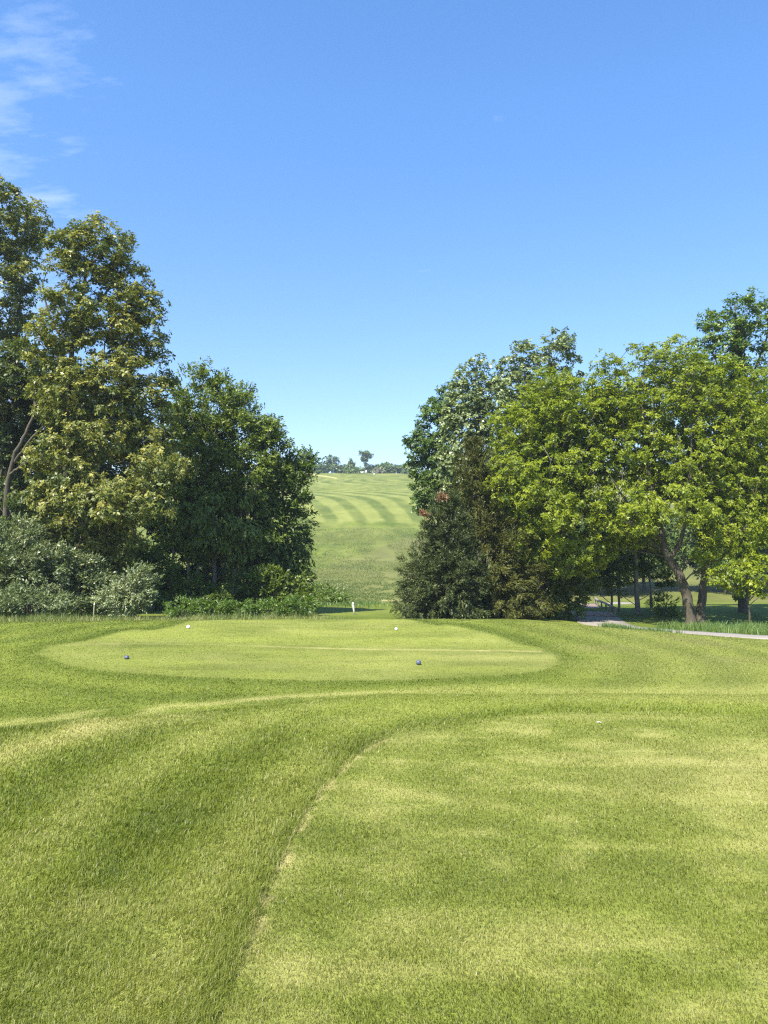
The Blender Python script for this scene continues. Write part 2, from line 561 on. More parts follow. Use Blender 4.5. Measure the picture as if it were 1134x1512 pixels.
M_BALLB = plain('blue_grey_marker_plastic', (.045, .055, .115), (.13, .145, .20), 25., .4)
M_STAKE = plain('white_stake_paint', (.80, .79, .70), (.62, .60, .50), 18., .6)
M_STAKEY = plain('weathered_yellow_stake', (.50, .47, .22), (.30, .27, .14), 18., .7)
M_PATH = plain('pale_concrete_path', (.33, .29, .235), (.24, .21, .175), 2.6, .9, 0, .3)
M_DECK = plain('reddish_deck_planks', (.33, .24, .19), (.22, .16, .13), 3., .85)
M_RAIL = plain('weathered_rail_timber', (.30, .28, .24), (.17, .155, .13), 8., .8)
M_STEEL = plain('dull_grey_metal', (.25, .26, .27), (.16, .165, .17), 10., .5, .4)
M_RUBBER = plain('black_rubber', (.02, .02, .02), (.035, .035, .035), 20., .8)
M_STONE = plain('pale_limestone', (.52, .49, .44), (.34, .32, .28), 6., .9, 0, .6)
M_CLOUD_DUMMY = None

# ------------------------------------------------------------------ ground sheet
def build_ground():
    rad = [0.0]
    r = 1.4
    rings = [0.3, 0.7, 1.1]
    while r < 27: rings.append(r); r *= 1.0042
    while r < 370: rings.append(r); r *= 1.0065
    while r < 2600: rings.append(r); r *= 1.08
    fan = np.concatenate([np.arange(-56, -33, .4), np.arange(-33, 33.001, .15), np.arange(33.4, 56.01, .4)])
    back = np.linspace(56, 304, 54)[1:-1]
    ang = np.radians(np.concatenate([fan, back]))
    rr = np.array(rings)
    A, Q = np.meshgrid(ang, rr)
    x = (Q * np.sin(A)).ravel(); y = (Q * np.cos(A)).ravel()
    # hidden lip: keep the sheet a little lower far behind the camera
    z = height(x, y)
    na, nr = len(ang), len(rr)
    i = np.arange(nr - 1)[:, None] * na; k = np.arange(na)[None, :]; k2 = (k + 1) % na
    f = np.stack([i + k, i + na + k, i + na + k2, i + k2], -1).reshape(-1, 4)[:, ::-1]
    v = np.stack([x, y, z], -1)
    c = len(v)
    v = np.vstack([v, [[0, 0, H(0, 0)]]])
    tri = np.stack([np.arange(na), (np.arange(na) + 1) % na, np.full(na, c)], -1)[:, ::-1]
    flat = np.concatenate([f.ravel(), tri.ravel()])
    sizes = np.concatenate([np.full(len(f), 4), np.full(len(tri), 3)])
    me = new_mesh('ground', v, flat, sizes, M_GROUND, True)
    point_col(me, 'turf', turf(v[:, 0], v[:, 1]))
    kind(link('ground', me), 'structure')


build_ground()


# ------------------------------------------------------------------ grass blades
def blades(x, y, length, width, lean, heading=None, hj=math.pi, zoff=-.004):
    """one tapered three-face blade per root"""
    n = len(x)
    z = height(x, y) + zoff
    if heading is None: heading = rng.uniform(0, 2 * math.pi, n)
    else: heading = heading + rng.normal(0, hj, n)
    dx, dy = np.cos(heading), np.sin(heading)
    face = rng.uniform(0, 2 * math.pi, n)
    wx, wy = np.cos(face) * width / 2, np.sin(face) * width / 2
    ox1, oz1 = lean * length * .30, length * .62
    ox2, oz2 = lean * length, length * np.sqrt(np.clip(1 - (.8 * lean) ** 2, .05, 1))
    v = np.zeros((n, 5, 3), np.float32)
    v[:, 0] = np.stack([x - wx, y - wy, z], -1); v[:, 1] = np.stack([x + wx, y + wy, z], -1)
    mx, my = x + dx * ox1, y + dy * ox1
    v[:, 2] = np.stack([mx + wx * .75, my + wy * .75, z + oz1], -1)
    v[:, 3] = np.stack([mx - wx * .75, my - wy * .75, z + oz1], -1)
    v[:, 4] = np.stack([x + dx * ox2, y + dy * ox2, z + oz2], -1)
    b = (np.arange(n) * 5)[:, None]
    q = b + np.array([[0, 1, 2, 3]]); t = b + np.array([[3, 2, 4]])
    flat = np.concatenate([q, t], 1).ravel()
    sizes = np.tile([4, 3], n)
    return v.reshape(-1, 3), flat, sizes


def lawn_blades():
    n, side = 780000, 230000
    d = np.exp(rng.uniform(math.log(1.9), math.log(24.5), n))
    a = rng.uniform(-31, 31, n)
    d = np.concatenate([d, np.exp(rng.uniform(math.log(1.3), math.log(20), side))])
    a = np.concatenate([a, np.where(rng.random(side) < .5, -1, 1) * rng.uniform(31, 62, side)])
    n += side
    a = np.radians(a)
    x, y = d * np.sin(a), d * np.cos(a)
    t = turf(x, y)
    dE, aE_ = sdist(x, y, L_EDGE)
    dO, _ = sdist(x, y, L_OVAL)
    inner = dE < 0
    front = dO < 0
    tf = fbm(x * 6., y * 6., 71, 3)
    ln = np.where(inner, .019, .029)
    ln = np.where(~inner, ln - .011 * sst((aE_ - .5) / .12), ln)
    ln = np.where(~inner, ln * (1 + .35 * bell((dE - .05) / .07)), ln)
    ln = np.where(~inner & (y > 8.5), .020, ln)
    ln = np.where(front, .013, ln)
    ln = ln * (1 + .3 * t[:, 3]) * rng.uniform(.5, 1.4, n) * (1 - .3 * t[:, 1]) * (.55 + .9 * tf)
    wd = (.0023 + .00070 * np.maximum(0, d - 2.5)) * rng.uniform(.7, 1.3, n)
    lean = rng.uniform(.15, .95, n)
    # the grain of the last mowing
    head = np.where(inner, 2.1, .6) + 1.5 * (fbm(x * .8, y * .8, 77) - .5) + 3.2 * (fbm(x * 7, y * 7, 78, 2) - .5)
    v, flat, sizes = blades(x, y, ln, wd, lean, head, 1.1)
    me = new_mesh('grass', v, flat, sizes, M_BLADE)
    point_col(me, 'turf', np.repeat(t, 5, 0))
    tint = np.clip(rng.normal(.47, .2, n) + .5 * (tf - .5), 0, .94)
    dead = rng.random(n) < .015 + .34 * t[:, 1]
    t[:, 1] *= .5
    tint[dead] = 1.
    face_attr(me, 'tint', np.repeat(tint, 2))
    kind(link('grass', me), 'stuff')


lawn_blades()



def tall_patch(name, x, y, lo, hi, mat, wid=.012, tint_mu=.5, tint_sd=.22):
    n = len(x)
    ln = rng.uniform(lo, hi, n) * (.35 + 1.25 * fbm(x * 1.1, y * 1.1, 63, 3))
    v, flat, sizes = blades(x, y, ln, rng.uniform(.6, 1.4, n) * wid, rng.uniform(.05, .85, n), None)
    me = new_mesh(name, v, flat, sizes, mat)
    cl = fbm(x * .6, y * .6, 61)
    face_attr(me, 'tint', np.repeat(np.clip(rng.normal(tint_mu, tint_sd, n) + (cl - .5) * .9, 0, 1), 2))
    return kind(link(name, me), 'stuff')


# ------------------------------------------------------------------ trees
def unit(v):
    return v / (np.linalg.norm(v, axis=-1, keepdims=True) + 1e-9)


class Tree:
    """trunk polylines + clump centres joined into one branching skeleton"""
    def __init__(s):
        s.pos, s.par, s.rmin, s.plen = [], [], [], []

    def add(s, p, par, rmin=0.):
        s.pos.append(np.asarray(p, float)); s.par.append(par); s.rmin.append(rmin)
        s.plen.append(0. if par < 0 else s.plen[par] + np.linalg.norm(s.pos[-1] - s.pos[par]))
        return len(s.pos) - 1

    def stem(s, pts, r0, r1, par=-1, step=.5):
        line = smooth_line(np.array(pts), max(8, 6 * len(pts)))
        ids = []
        for i, p in enumerate(line):
            f = i / (len(line) - 1)
            wob = rng.normal(0, .012 + .15 * r0 * .3, 3) if 0 < i else np.zeros(3)
            par = s.add(p + wob, par, r0 * (1 - f) ** .8 + r1 * f)
            ids.append(par)
        return ids

    def connect(s, clumps, droop=0., k=.55, tip=.010, step=.55):
        root = np.array(s.pos)
        dist = np.min(np.linalg.norm(clumps[:, None] - root[None], axis=2), axis=1)
        for ci in np.argsort(dist):
            c = clumps[ci]
            P_ = np.array(s.pos); L = np.array(s.plen)
            d = np.linalg.norm(P_ - c, axis=1)
            cost = d + k * L + np.maximum(0, P_[:, 2] - c[2] + .3) * (1.3 - droop)
            cost[: 1] += 3
            j = int(np.argmin(cost))
            a = P_[j]; n = max(1, int(d[j] / step))
            par = j
            mid = (a + c) / 2 + np.array([0, 0, (.10 - .22 * (1 - droop)) * d[j] * .5]) + rng.normal(0, .07 * d[j], 3)
            for q in range(1, n + 1):
                t = q / n
                p = (1 - t) ** 2 * a + 2 * t * (1 - t) * mid + t * t * c
                par = s.add(p + (rng.normal(0, .03, 3) if q < n else 0), par, 0)

    def radii(s, tip=.010, ex=2.35):
        n = len(s.pos); acc = np.zeros(n); r = np.zeros(n)
        for i in range(n - 1, -1, -1):
            r[i] = max(s.rmin[i], (acc[i] if acc[i] > 0 else tip ** ex) ** (1 / ex))
            if s.par[i] >= 0:
                acc[s.par[i]] += (acc[i] if acc[i] > 0 else tip ** ex)
        return r

    def mesh(s, name, mat, origin, tip=.010, sides=7):
        r = s.radii(tip)
        n = len(s.pos); pos = np.array(s.pos) - origin
        kids = [[] for _ in range(n)]
        for i, p in enumerate(s.par):
            if p >= 0: kids[p].append(i)
        V, Fc = [], []

        def ring(p, t, rad, m):
            t = t / (np.linalg.norm(t) + 1e-9)
            ref = np.array([1., 0, 0]) if abs(t[0]) < .8 else np.array([0, 1., 0])
            u = np.cross(t, ref); u /= np.linalg.norm(u); w = np.cross(t, u)
            b = len(V)
            for q in range(m):
                a = 2 * math.pi * q / m
                V.append(p + rad * (math.cos(a) * u + math.sin(a) * w))
            return b
        starts = [(i, None) for i in range(n) if s.par[i] < 0]
        while starts:
            i, frm = starts.pop()
            m = sides + 3 if r[i] > .1 else (sides if r[i] > .03 else 4)
            if frm is None:
                prev = None
            else:
                prev = ring(pos[frm], pos[i] - pos[frm], r[i] * 1.05, m)
            while True:
                ks = sorted(kids[i], key=lambda q: -r[q])
                nxt = ks[0] if ks else None
                if nxt is not None:
                    t = pos[nxt] - (pos[s.par[i]] if s.par[i] >= 0 else pos[i])
                else:
                    t = pos[i] - pos[s.par[i]] if s.par[i] >= 0 else np.array([0, 0, 1.])
                rad = r[i]
                if s.par[i] < 0: rad = r[i] * 1.25
                cur = ring(pos[i], t, rad, m)
                if prev is not None:
                    for q in range(m):
                        Fc.append((prev + q, prev + (q + 1) % m, cur + (q + 1) % m, cur + q))
                for q in ks[1:]: starts.append((q, i))
                prev = cur
                if nxt is None: break
                i = nxt
        return new_mesh(name, np.array(V), np.array(Fc).ravel(), np.full(len(Fc), 4), mat, True)


def lobes_world(d, lobes, depth=.9):
    out = []
    for lb in lobes:
        px, py, rx, ry = lb[:4]
        dy = lb[4] if len(lb) > 4 else 0.
        dd = d + dy
        c = P(px, py, dd)
        a, b = rx * dd / F, ry * dd / F
        out.append((c, np.array([a, max(a, .6 * b) * depth, b]), lb[5] if len(lb) > 5 else 1.))
    return out


def sample_clumps(lobes, n, mind, shell=.55, zmin=None):
    vol = np.array([l[1].prod() ** .75 * l[2] for l in lobes]); vol /= vol.sum()
    pts = []
    tries = 0
    while len(pts) < n and tries < n * 14:
        tries += 1
        c, rd, _ = lobes[rng.choice(len(lobes), p=vol)]
        u = rng.normal(size=3); u /= np.linalg.norm(u)
        rr = (shell ** 3 + (1 - shell ** 3) * rng.random()) ** (1 / 3) if rng.random() < .8 else rng.random() ** .5
        rr *= rng.uniform(.9, 1.04)
        p = c + u * rd * rr
        if zmin is not None and p[2] < zmin: continue
        if pts and np.min(np.sum((np.array(pts) - p) ** 2, 1)) < mind ** 2 * rng.uniform(.3, 1.): continue
        pts.append(p)
    return np.array(pts)


def leaves(clumps, crad, n_leaf, L, origin, axis_from, per=7, wl=.5, flat=.75, mode='rosette', droop=.15, tint_mu=.45, tint_sd=.16, young=0.):
    """leaf blades in sprigs, sprigs in clumps"""
    nc = len(clumps)
    ns = max(nc, int(n_leaf / per))
    ci = rng.integers(0, nc, ns)
    ctint = rng.normal(0, .5, nc)
    u = rng.normal(size=(ns, 3)); u = unit(u) * (rng.random((ns, 1)) ** .42)
    cr = crad * rng.uniform(.55, 1.25, nc)[ci][:, None]
    c = clumps[ci] + u * cr * np.array([1, 1, flat])
    outw = unit(c - axis_from)
    nrm = unit(.65 * unit(u + 1e-6) + .55 * outw + np.array([0, 0, .75]) + rng.normal(0, .35, (ns, 3)))
    a = unit(np.cross(nrm, rng.normal(size=(ns, 3)))); b = np.cross(nrm, a)
    stint = rng.normal(0, .6, ns)
    k = np.arange(per)
    n = ns * per
    S = np.repeat(np.arange(ns), per)
    if mode == 'rosette':
        phi = (2 * math.pi * k / per)[None] + rng.uniform(0, 6.28, (ns, 1)) + rng.normal(0, .25, (ns, per))
        phi = phi.ravel()
        el = rng.normal(.12, .33, n)
        t = (np.cos(phi)[:, None] * a[S] + np.sin(phi)[:, None] * b[S]) * np.cos(el)[:, None] + nrm[S] * np.sin(el)[:, None]
        base = c[S] + t * L * .12
    else:                                             # spray: leaflets set along an outward twig
        ax = unit(outw + np.array([0, 0, -droop]) + rng.normal(0, .45, (ns, 3)))
        off = np.tile(k / per, ns)[:, None] * L * 2.2
        side = np.where(np.tile(k % 2, ns) == 0, 1., -1.)[:, None]
        t = unit(ax[S] * .9 + side * a[S] * .55 + rng.normal(0, .25, (n, 3)))
        base = c[S] + ax[S] * off
    t = unit(t + np.array([0, 0, -droop]) + rng.normal(0, .12, (n, 3)))
    nn = unit(nrm[S] + rng.normal(0, .35, (n, 3)))
    w = unit(np.cross(t, nn))
    ll = (L * rng.uniform(.5, 1.4, n))[:, None]
    ww = ll * wl * .5
    fold = np.cross(w, t) * ll * .07
    v = np.zeros((n, 4, 3), np.float32)
    base = base - origin
    v[:, 0] = base
    v[:, 1] = base + t * ll * .45 + w * ww + fold
    v[:, 2] = base + t * ll
    v[:, 3] = base + t * ll * .45 - w * ww + fold
    tint = tint_mu + tint_sd * (ctint[ci][S] + stint[S] + rng.normal(0, .75, n))
    if young:
        tint = tint + young * np.clip((u[S][:, 2] - .2), 0, 1) * (rng.random(n) < .6)
    return v.reshape(-1, 3), np.arange(n * 4), np.full(n, 4), np.clip(tint, 0, 1)


def build_tree(name, label, cat, d, trunks, lobes, mat, bmat, LAI=5.22, L=.16, wl=.5, per=7, crad=.55, mind=.62, r0=.2, tip=.011,
               mode='rosette', droop=.15, tint_mu=.45, tint_sd=.16, young=0., group=None, trunk_name='trunk', crown_name='crown',
               flat=.7, shell=.5, depth=.9, base_d=None, clump_scale=1., kdroop=0., zmin=.25, extra=None):
    base = trunks[0][0]
    bd = base[2] if len(base) > 2 else d
    b = P(base[0], base[1], bd)
    gz = H(b[0], b[1])
    origin = np.array([b[0], b[1], gz])
    T = Tree()
    for ti, tr in enumerate(trunks):
        pts = [P(p[0], p[1], p[2] if len(p) > 2 else d) for p in tr]
        rr = r0 if ti == 0 else r0 * .8
        if isinstance(tr[0], tuple) and len(tr[0]) > 3: rr = tr[0][3]
        g = H(pts[0][0], pts[0][1])
        if ti == 0 or tr[0][1] > 880 or d > 200:
            pts[0][2] = g - .12
            T.stem(pts, rr, .03)
        else:
            P_ = np.array(T.pos); j = int(np.argmin(np.linalg.norm(P_ - pts[0], axis=1)))
            T.stem(pts, rr * .55, .02, par=j)
    lw = lobes_world(d, lobes, depth)
    area = sum(math.pi * (l[1][0]) * l[1][2] * l[2] for l in lw)
    nclump = int(clump_scale * 2.3 * area / (crad * crad * 2))
    cl = sample_clumps(lw, max(6, nclump), mind, shell, gz + zmin)
    T.connect(cl, kdroop)
    root = thing(name, origin, label, cat, group)
    link(trunk_name, T.mesh(trunk_name, bmat, origin, tip), root)
    nl = int(LAI * area / (.25 * L * L * wl / .5))
    nl = min(nl, 190000)
    ctr = np.average([l[0] for l in lw], axis=0, weights=[l[1].prod() for l in lw])
    ctr = ctr - np.array([0, 0, .25 * np.mean([l[1][2] for l in lw])])
    v, f, s, tint = leaves(cl, crad, nl, L, origin, ctr, per, wl, flat, mode, droop, tint_mu, tint_sd, young)
    me = new_mesh(crown_name, v, f, s, mat)
    face_attr(me, 'tint', tint)
    link(crown_name, me, root)
    return root, origin, nl


def copy_tree(o, loc, rz, sc, label):
    c = o.copy(); COL.objects.link(c)
    c.location = loc; c.rotation_euler = (0, 0, rz); c.scale = (sc, sc, sc); c['label'] = label
    for ch in list(o.children):
        q = ch.copy(); COL.objects.link(q); q.parent = c
    return c


# ---- left wood
GL = 'trees of the wood on the left'
build_tree('oak_tree', 'tall oak cut off by the left frame edge, olive crown highest on the left', 'tree', 41,
           [[(-25, 905), (-22, 700), (-15, 480), (0, 330)], [(-20, 640), (20, 520), (35, 400)]],
           [(0, 330, 66, 68), (-10, 430, 72, 80), (-30, 560, 85, 100), (40, 380, 30, 45), (30, 470, 28, 40, 0, .5)],
           M_OAK, M_BARK, LAI=4.93, L=.17, per=7, young=.4, r0=.3, tint_mu=.48, group=GL)
build_tree('oak_tree', 'big olive-yellow oak with pale tasselled tips and a see-through middle, fronting the left wood', 'tree', 36,
           [[(92, 905), (96, 760), (100, 600), (108, 500), (120, 430), (140, 370)], [(104, 520), (75, 470), (62, 420)], [(104, 510), (150, 440), (185, 400)],
            [(100, 590), (150, 530), (200, 490)], [(98, 650), (160, 620), (230, 600)], [(96, 740), (160, 720), (235, 700)]],
           [(140, 375, 58, 52), (182, 400, 34, 50), (105, 385, 40, 50, 0, .8), (196, 480, 48, 62), (95, 470, 54, 54, 0, .7), (150, 470, 54, 56, 0, .9), (62, 510, 40, 40, .5, .7), (212, 440, 26, 44),
            (200, 565, 56, 60), (150, 570, 70, 50), (225, 640, 44, 40), (150, 640, 80, 50), (110, 590, 60, 50), (185, 740, 72, 34, -2.2), (235, 690, 46, 28, -2),
            (110, 735, 62, 36, -1.5), (170, 800, 42, 40, -.5, .8), (100, 790, 60, 46, -1.2, .8), (90, 690, 50, 50, -1.2, .8)],
           M_OAK, M_BARK, LAI=5.37, L=.165, per=7, crad=.5, mind=.6, young=.5, r0=.18, tint_mu=.54, group=GL)
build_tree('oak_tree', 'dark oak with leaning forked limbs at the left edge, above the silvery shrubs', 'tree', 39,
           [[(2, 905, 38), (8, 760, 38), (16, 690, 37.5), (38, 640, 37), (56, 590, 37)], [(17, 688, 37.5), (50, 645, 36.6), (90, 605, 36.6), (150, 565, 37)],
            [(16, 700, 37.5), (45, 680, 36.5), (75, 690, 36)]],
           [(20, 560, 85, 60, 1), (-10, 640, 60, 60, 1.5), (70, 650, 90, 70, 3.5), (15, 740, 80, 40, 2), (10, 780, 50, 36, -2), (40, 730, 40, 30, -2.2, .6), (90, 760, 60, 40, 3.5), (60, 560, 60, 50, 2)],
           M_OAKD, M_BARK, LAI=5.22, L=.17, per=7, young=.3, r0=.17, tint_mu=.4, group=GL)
build_tree('broadleaf_tree', 'dark green broad tree with several thin pale stems, right of the big olive oak', 'tree', 44,
           [[(318, 900), (316, 800), (312, 680), (305, 590)], [(252, 898), (254, 840), (262, 720)], [(280, 899), (279, 830), (285, 700)],
            [(294, 899), (293, 830), (300, 720)], [(345, 900), (350, 800), (372, 680)]],
           [(300, 605, 62, 52), (345, 600, 34, 40), (350, 680, 72, 75), (285, 690, 62, 85), (392, 665, 30, 55), (395, 640, 22, 28), (330, 770, 95, 60), (260, 740, 45, 60),
            (300, 560, 30, 18)],
           M_DARK, M_BARKL, LAI=6.09, L=.17, per=7, crad=.6, r0=.13, tint_mu=.62, young=.15, group=GL, mode='spray', droop=.3)
build_tree('broadleaf_tree', 'fresh green tree at the right end of the left wood, tips hanging over the fairway', 'tree', 45,
           [[(412, 902), (415, 800), (420, 700)], [(414, 780), (440, 720), (455, 690)]],
           [(412, 730, 42, 60), (436, 690, 24, 26), (452, 683, 14, 14), (425, 790, 34, 60), (448, 745, 12, 22), (405, 835, 45, 52), (440, 830, 18, 45), (395, 650, 22, 32)],
           M_MID, M_BARK, LAI=6.09, L=.16, per=9, crad=.5, r0=.12, tint_mu=.52, young=.25, group=GL, mode='spray', droop=.4)
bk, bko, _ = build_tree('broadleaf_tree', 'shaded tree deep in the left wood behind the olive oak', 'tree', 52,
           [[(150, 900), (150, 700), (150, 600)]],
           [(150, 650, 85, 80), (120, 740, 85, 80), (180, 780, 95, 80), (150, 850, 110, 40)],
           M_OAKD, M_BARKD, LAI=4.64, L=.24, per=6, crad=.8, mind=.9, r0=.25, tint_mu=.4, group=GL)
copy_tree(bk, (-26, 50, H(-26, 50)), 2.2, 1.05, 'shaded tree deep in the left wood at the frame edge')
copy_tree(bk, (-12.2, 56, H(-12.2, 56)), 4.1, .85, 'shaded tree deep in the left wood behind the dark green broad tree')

GU = 'shrubs along the foot of the left wood'


def shrub(label, d, px, py, lobes, mat, L=.125, LAI=5.80, crad=.34, tint=.5, group=GU, bm=M_BARK, per=6, wl=.42, name='shrub', stems=5, r0=.03, spread=.5, **kw):
    tr = []
    rx = max(l[2] for l in lobes)
    top = min(l[1] for l in lobes)
    for i in range(stems):
        o = (i - (stems - 1) / 2) / max(1, stems)
        tr.append([(px + o * rx * .3, max(py, 898), d), (px + o * rx * spread, (py + top) / 2, d), (px + o * rx * spread * 1.8, top + 6, d)])
    return build_tree(name, label, 'shrub', d, tr, lobes, mat, bm, LAI=LAI, L=L, wl=wl, per=per, crad=crad, mind=.38, r0=r0, tip=.006,
                      mode='spray', droop=.05, tint_mu=tint, group=group, trunk_name='stems', crown_name='foliage', depth=.8, zmin=.02, shell=.4, **kw)


shrub('tall silvery green shrub at the left frame edge, the biggest of its kind', 33, 25, 900,
      [(20, 820, 60, 52), (-25, 850, 60, 60), (65, 845, 45, 48), (30, 868, 70, 36)], M_OLIVE, tint=.52)
shrub('silvery green shrub with a rounded top, second from the left edge', 34, 115, 900,
      [(112, 848, 42, 34), (140, 872, 40, 28), (90, 872, 40, 30)], M_OLIVE, tint=.5)
shrub('small palest silver shrub with upright shoots, right of the other silvery ones', 31.5, 195, 902,
      [(198, 868, 28, 34), (180, 884, 34, 18), (205, 842, 14, 20)], M_OLIVE, tint=.66, LAI=4.93)
shrub('low silvery shrub in front of the biggest one, close to the tall grass', 30.5, 45, 902,
      [(40, 888, 48, 17), (85, 892, 36, 13), (10, 890, 30, 16)], M_OLIVE, tint=.46)
shrub('dark leafy undergrowth bush below the thin pale stems', 40, 265, 902,
      [(255, 872, 40, 28), (300, 882, 42, 22), (230, 885, 30, 20)], M_DARK, L=.14, LAI=5.51, crad=.45, tint=.5, wl=.5)
shrub('dark leafy undergrowth bush under the fresh green tree at the wood end', 42, 390, 902,
      [(385, 868, 40, 32), (425, 876, 34, 28), (355, 885, 32, 20), (445, 868, 14, 22)], M_DARK, L=.14, LAI=5.80, crad=.45, tint=.5, wl=.5)
shrub('dark tangled undergrowth bush between the olive oak and the silvery shrubs', 38.5, 150, 902,
      [(150, 850, 70, 46), (90, 850, 60, 50), (210, 850, 50, 46), (30, 830, 60, 50)], M_DARK, L=.15, LAI=4.5, crad=.5, tint=.4, wl=.5)
low = [(270, 897, 24, 9, 'low yellow-green bush at the foot of the wood, leftmost of the low row'),
       (310, 896, 22, 9, 'low yellow-green bush below the wood, second from the left of the low row'),
       (350, 896, 24, 9, 'low yellow-green bush at the foot of the wood, middle of the low row'),
       (400, 897, 22, 8, 'low yellow-green bush at the foot of the wood, below the fresh green tree'),
       (442, 893, 24, 12, 'low bright bush at the end of the wood, nearest to the white stake')]
for px, py, rx, ry, lab in low:
    shrub(lab, 30.5, px, 904, [(px, py, rx, ry), (px + rx * .5, py + 3, rx * .6, ry * .7)], M_WEED, L=.085, LAI=5.80, crad=.25, tint=.4, stems=4,
          name='low_bush', group='low bushes at the foot of the left wood', r0=.015)
shrub('bright green bush on the slope right of the wood, behind the white stake', 60, 470, 892,
      [(462, 880, 26, 14), (490, 888, 22, 10)], M_WEED, L=.17, LAI=5.08, crad=.5, tint=.5, group='bushes in the gap')
shrub('thin dark sapling bush standing up out of the green bush in the gap', 62, 488, 880,
      [(488, 868, 7, 8), (495, 876, 10, 8), (484, 880, 10, 8)], M_MID, L=.17, LAI=3.19, crad=.4, tint=.45, group='bushes in the gap', stems=3)

# ---- right wood
GR = 'trees of the wood on the right'
build_tree('broadleaf_tree', 'mid green tree at the left end of the right wood, outlined against the sky', 'tree', 56,
           [[(650, 900), (648, 780), (645, 640)]],
           [(640, 640, 32, 50), (622, 672, 22, 40), (660, 600, 22, 40), (628, 735, 20, 36), (655, 700, 36, 60), (612, 655, 13, 22)],
           M_WAL, M_BARK, LAI=5.65, L=.2, per=8, crad=.55, r0=.2, tint_mu=.48, group=GR)
build_tree('poplar_tree', 'pale grey-green poplar, the lower left one of the two behind the conifers', 'tree', 52,
           [[(708, 900), (706, 720), (703, 540)]],
           [(702, 560, 30, 32), (690, 620, 40, 52), (730, 610, 34, 55), (668, 690, 28, 42), (700, 690, 50, 60), (672, 600, 18, 36)],
           M_POP, M_BARKL, LAI=5.08, L=.19, wl=.75, per=6, crad=.5, r0=.2, tint_mu=.66, tint_sd=.2, group=GR)
build_tree('poplar_tree', 'pale grey-green poplar, the taller right one with a rounded twin top', 'tree', 57,
           [[(800, 900), (800, 720), (812, 510)], [(801, 640), (765, 570), (757, 520)]],
           [(822, 522, 34, 34), (768, 535, 32, 38), (800, 585, 60, 52), (745, 570, 20, 38), (845, 560, 20, 40), (800, 660, 60, 50)],
           M_POP, M_BARKL, LAI=5.22, L=.2, wl=.75, per=6, crad=.55, r0=.22, tint_mu=.6, tint_sd=.2, group=GR)


def conifer(label, d, base, apex, half, mat, n, L=.14, wl=.3, whorls=26, dead=(), seed=1, lowlift=.15, tint_mu=.45):
    rg = np.random.default_rng(seed)
    b = P(base[0], base[1], d); g = H(b[0], b[1])
    top = P(apex[0], apex[1], d)
    origin = np.array([b[0], b[1], g])
    root = thing('conifer_tree', origin, label, 'tree', GR)
    T = Tree()
    stem = T.stem([(b[0], b[1], g - .12), (.6 * b[0] + .4 * top[0], b[1], g + .4 * (top[2] - g)), tuple(top)], .17, .02)
    hh = top[2] - g
    W = half * d / F
    cl = []
    for w in range(whorls):
        f = (w + rg.uniform(-.3, .3)) / whorls
        f = min(max(f, .0), .985)
        ln = W * (1 - f) ** .72 * rg.uniform(.78, 1.1) + .12
        nb = max(5, int(11 * (1 - f) + 4))
        for q in range(nb):
            a = 2 * math.pi * (q + rg.uniform(-.4, .4)) / nb + w * 1.9
            l = ln * rg.uniform(.72, 1.12)
            zc = g + .25 + f * (hh - .25)
            ax = b[0] + (top[0] - b[0]) * f
            par = stem[min(len(stem) - 1, int(f * (len(stem) - 1)))]
            m = max(2, int(l / .42))
            for k in range(1, m + 1):
                t = k / m
                p = np.array([ax + math.cos(a) * l * t, b[1] + math.sin(a) * l * t, zc - .10 * l * math.sin(t * 2.4) + lowlift * l * t * t])
                if k == 1 or True:
                    par = T.add(p, par)
                if t > .25:
                    cl.append(p + rg.normal(0, .06, 3))
    cl = np.array(cl)
    cl[:, 2] = np.maximum(cl[:, 2], g + .08)
    link('trunk', T.mesh('trunk', M_BARKD, origin, .008), root)
    v, f, s, tint = leaves(cl, .27, n, L, origin, np.array([b[0], b[1], g + .3 * hh]), 8, wl, .55, 'spray', .12, tint_mu, .17)
    me = new_mesh('crown', v, f, s, mat); face_attr(me, 'tint', tint)
    link('crown', me, root)
    for px, py, dd, r, w_ in dead:
        c = P(px, py, dd)
        cc = c + rg.normal(0, r * .45, (7, 3))
        v, f, s, tint = leaves(cc, r * .6, 420, L * .9, origin, c + np.array([0, .5, -.5]), 7, wl * 1.2, .8, 'spray', .25, .5, .2)
        me = new_mesh('dead_branch', v, f, s, M_RUST); face_attr(me, 'tint', tint)
        o = link('dead_branch', me, root); o['label'] = w_
    return root


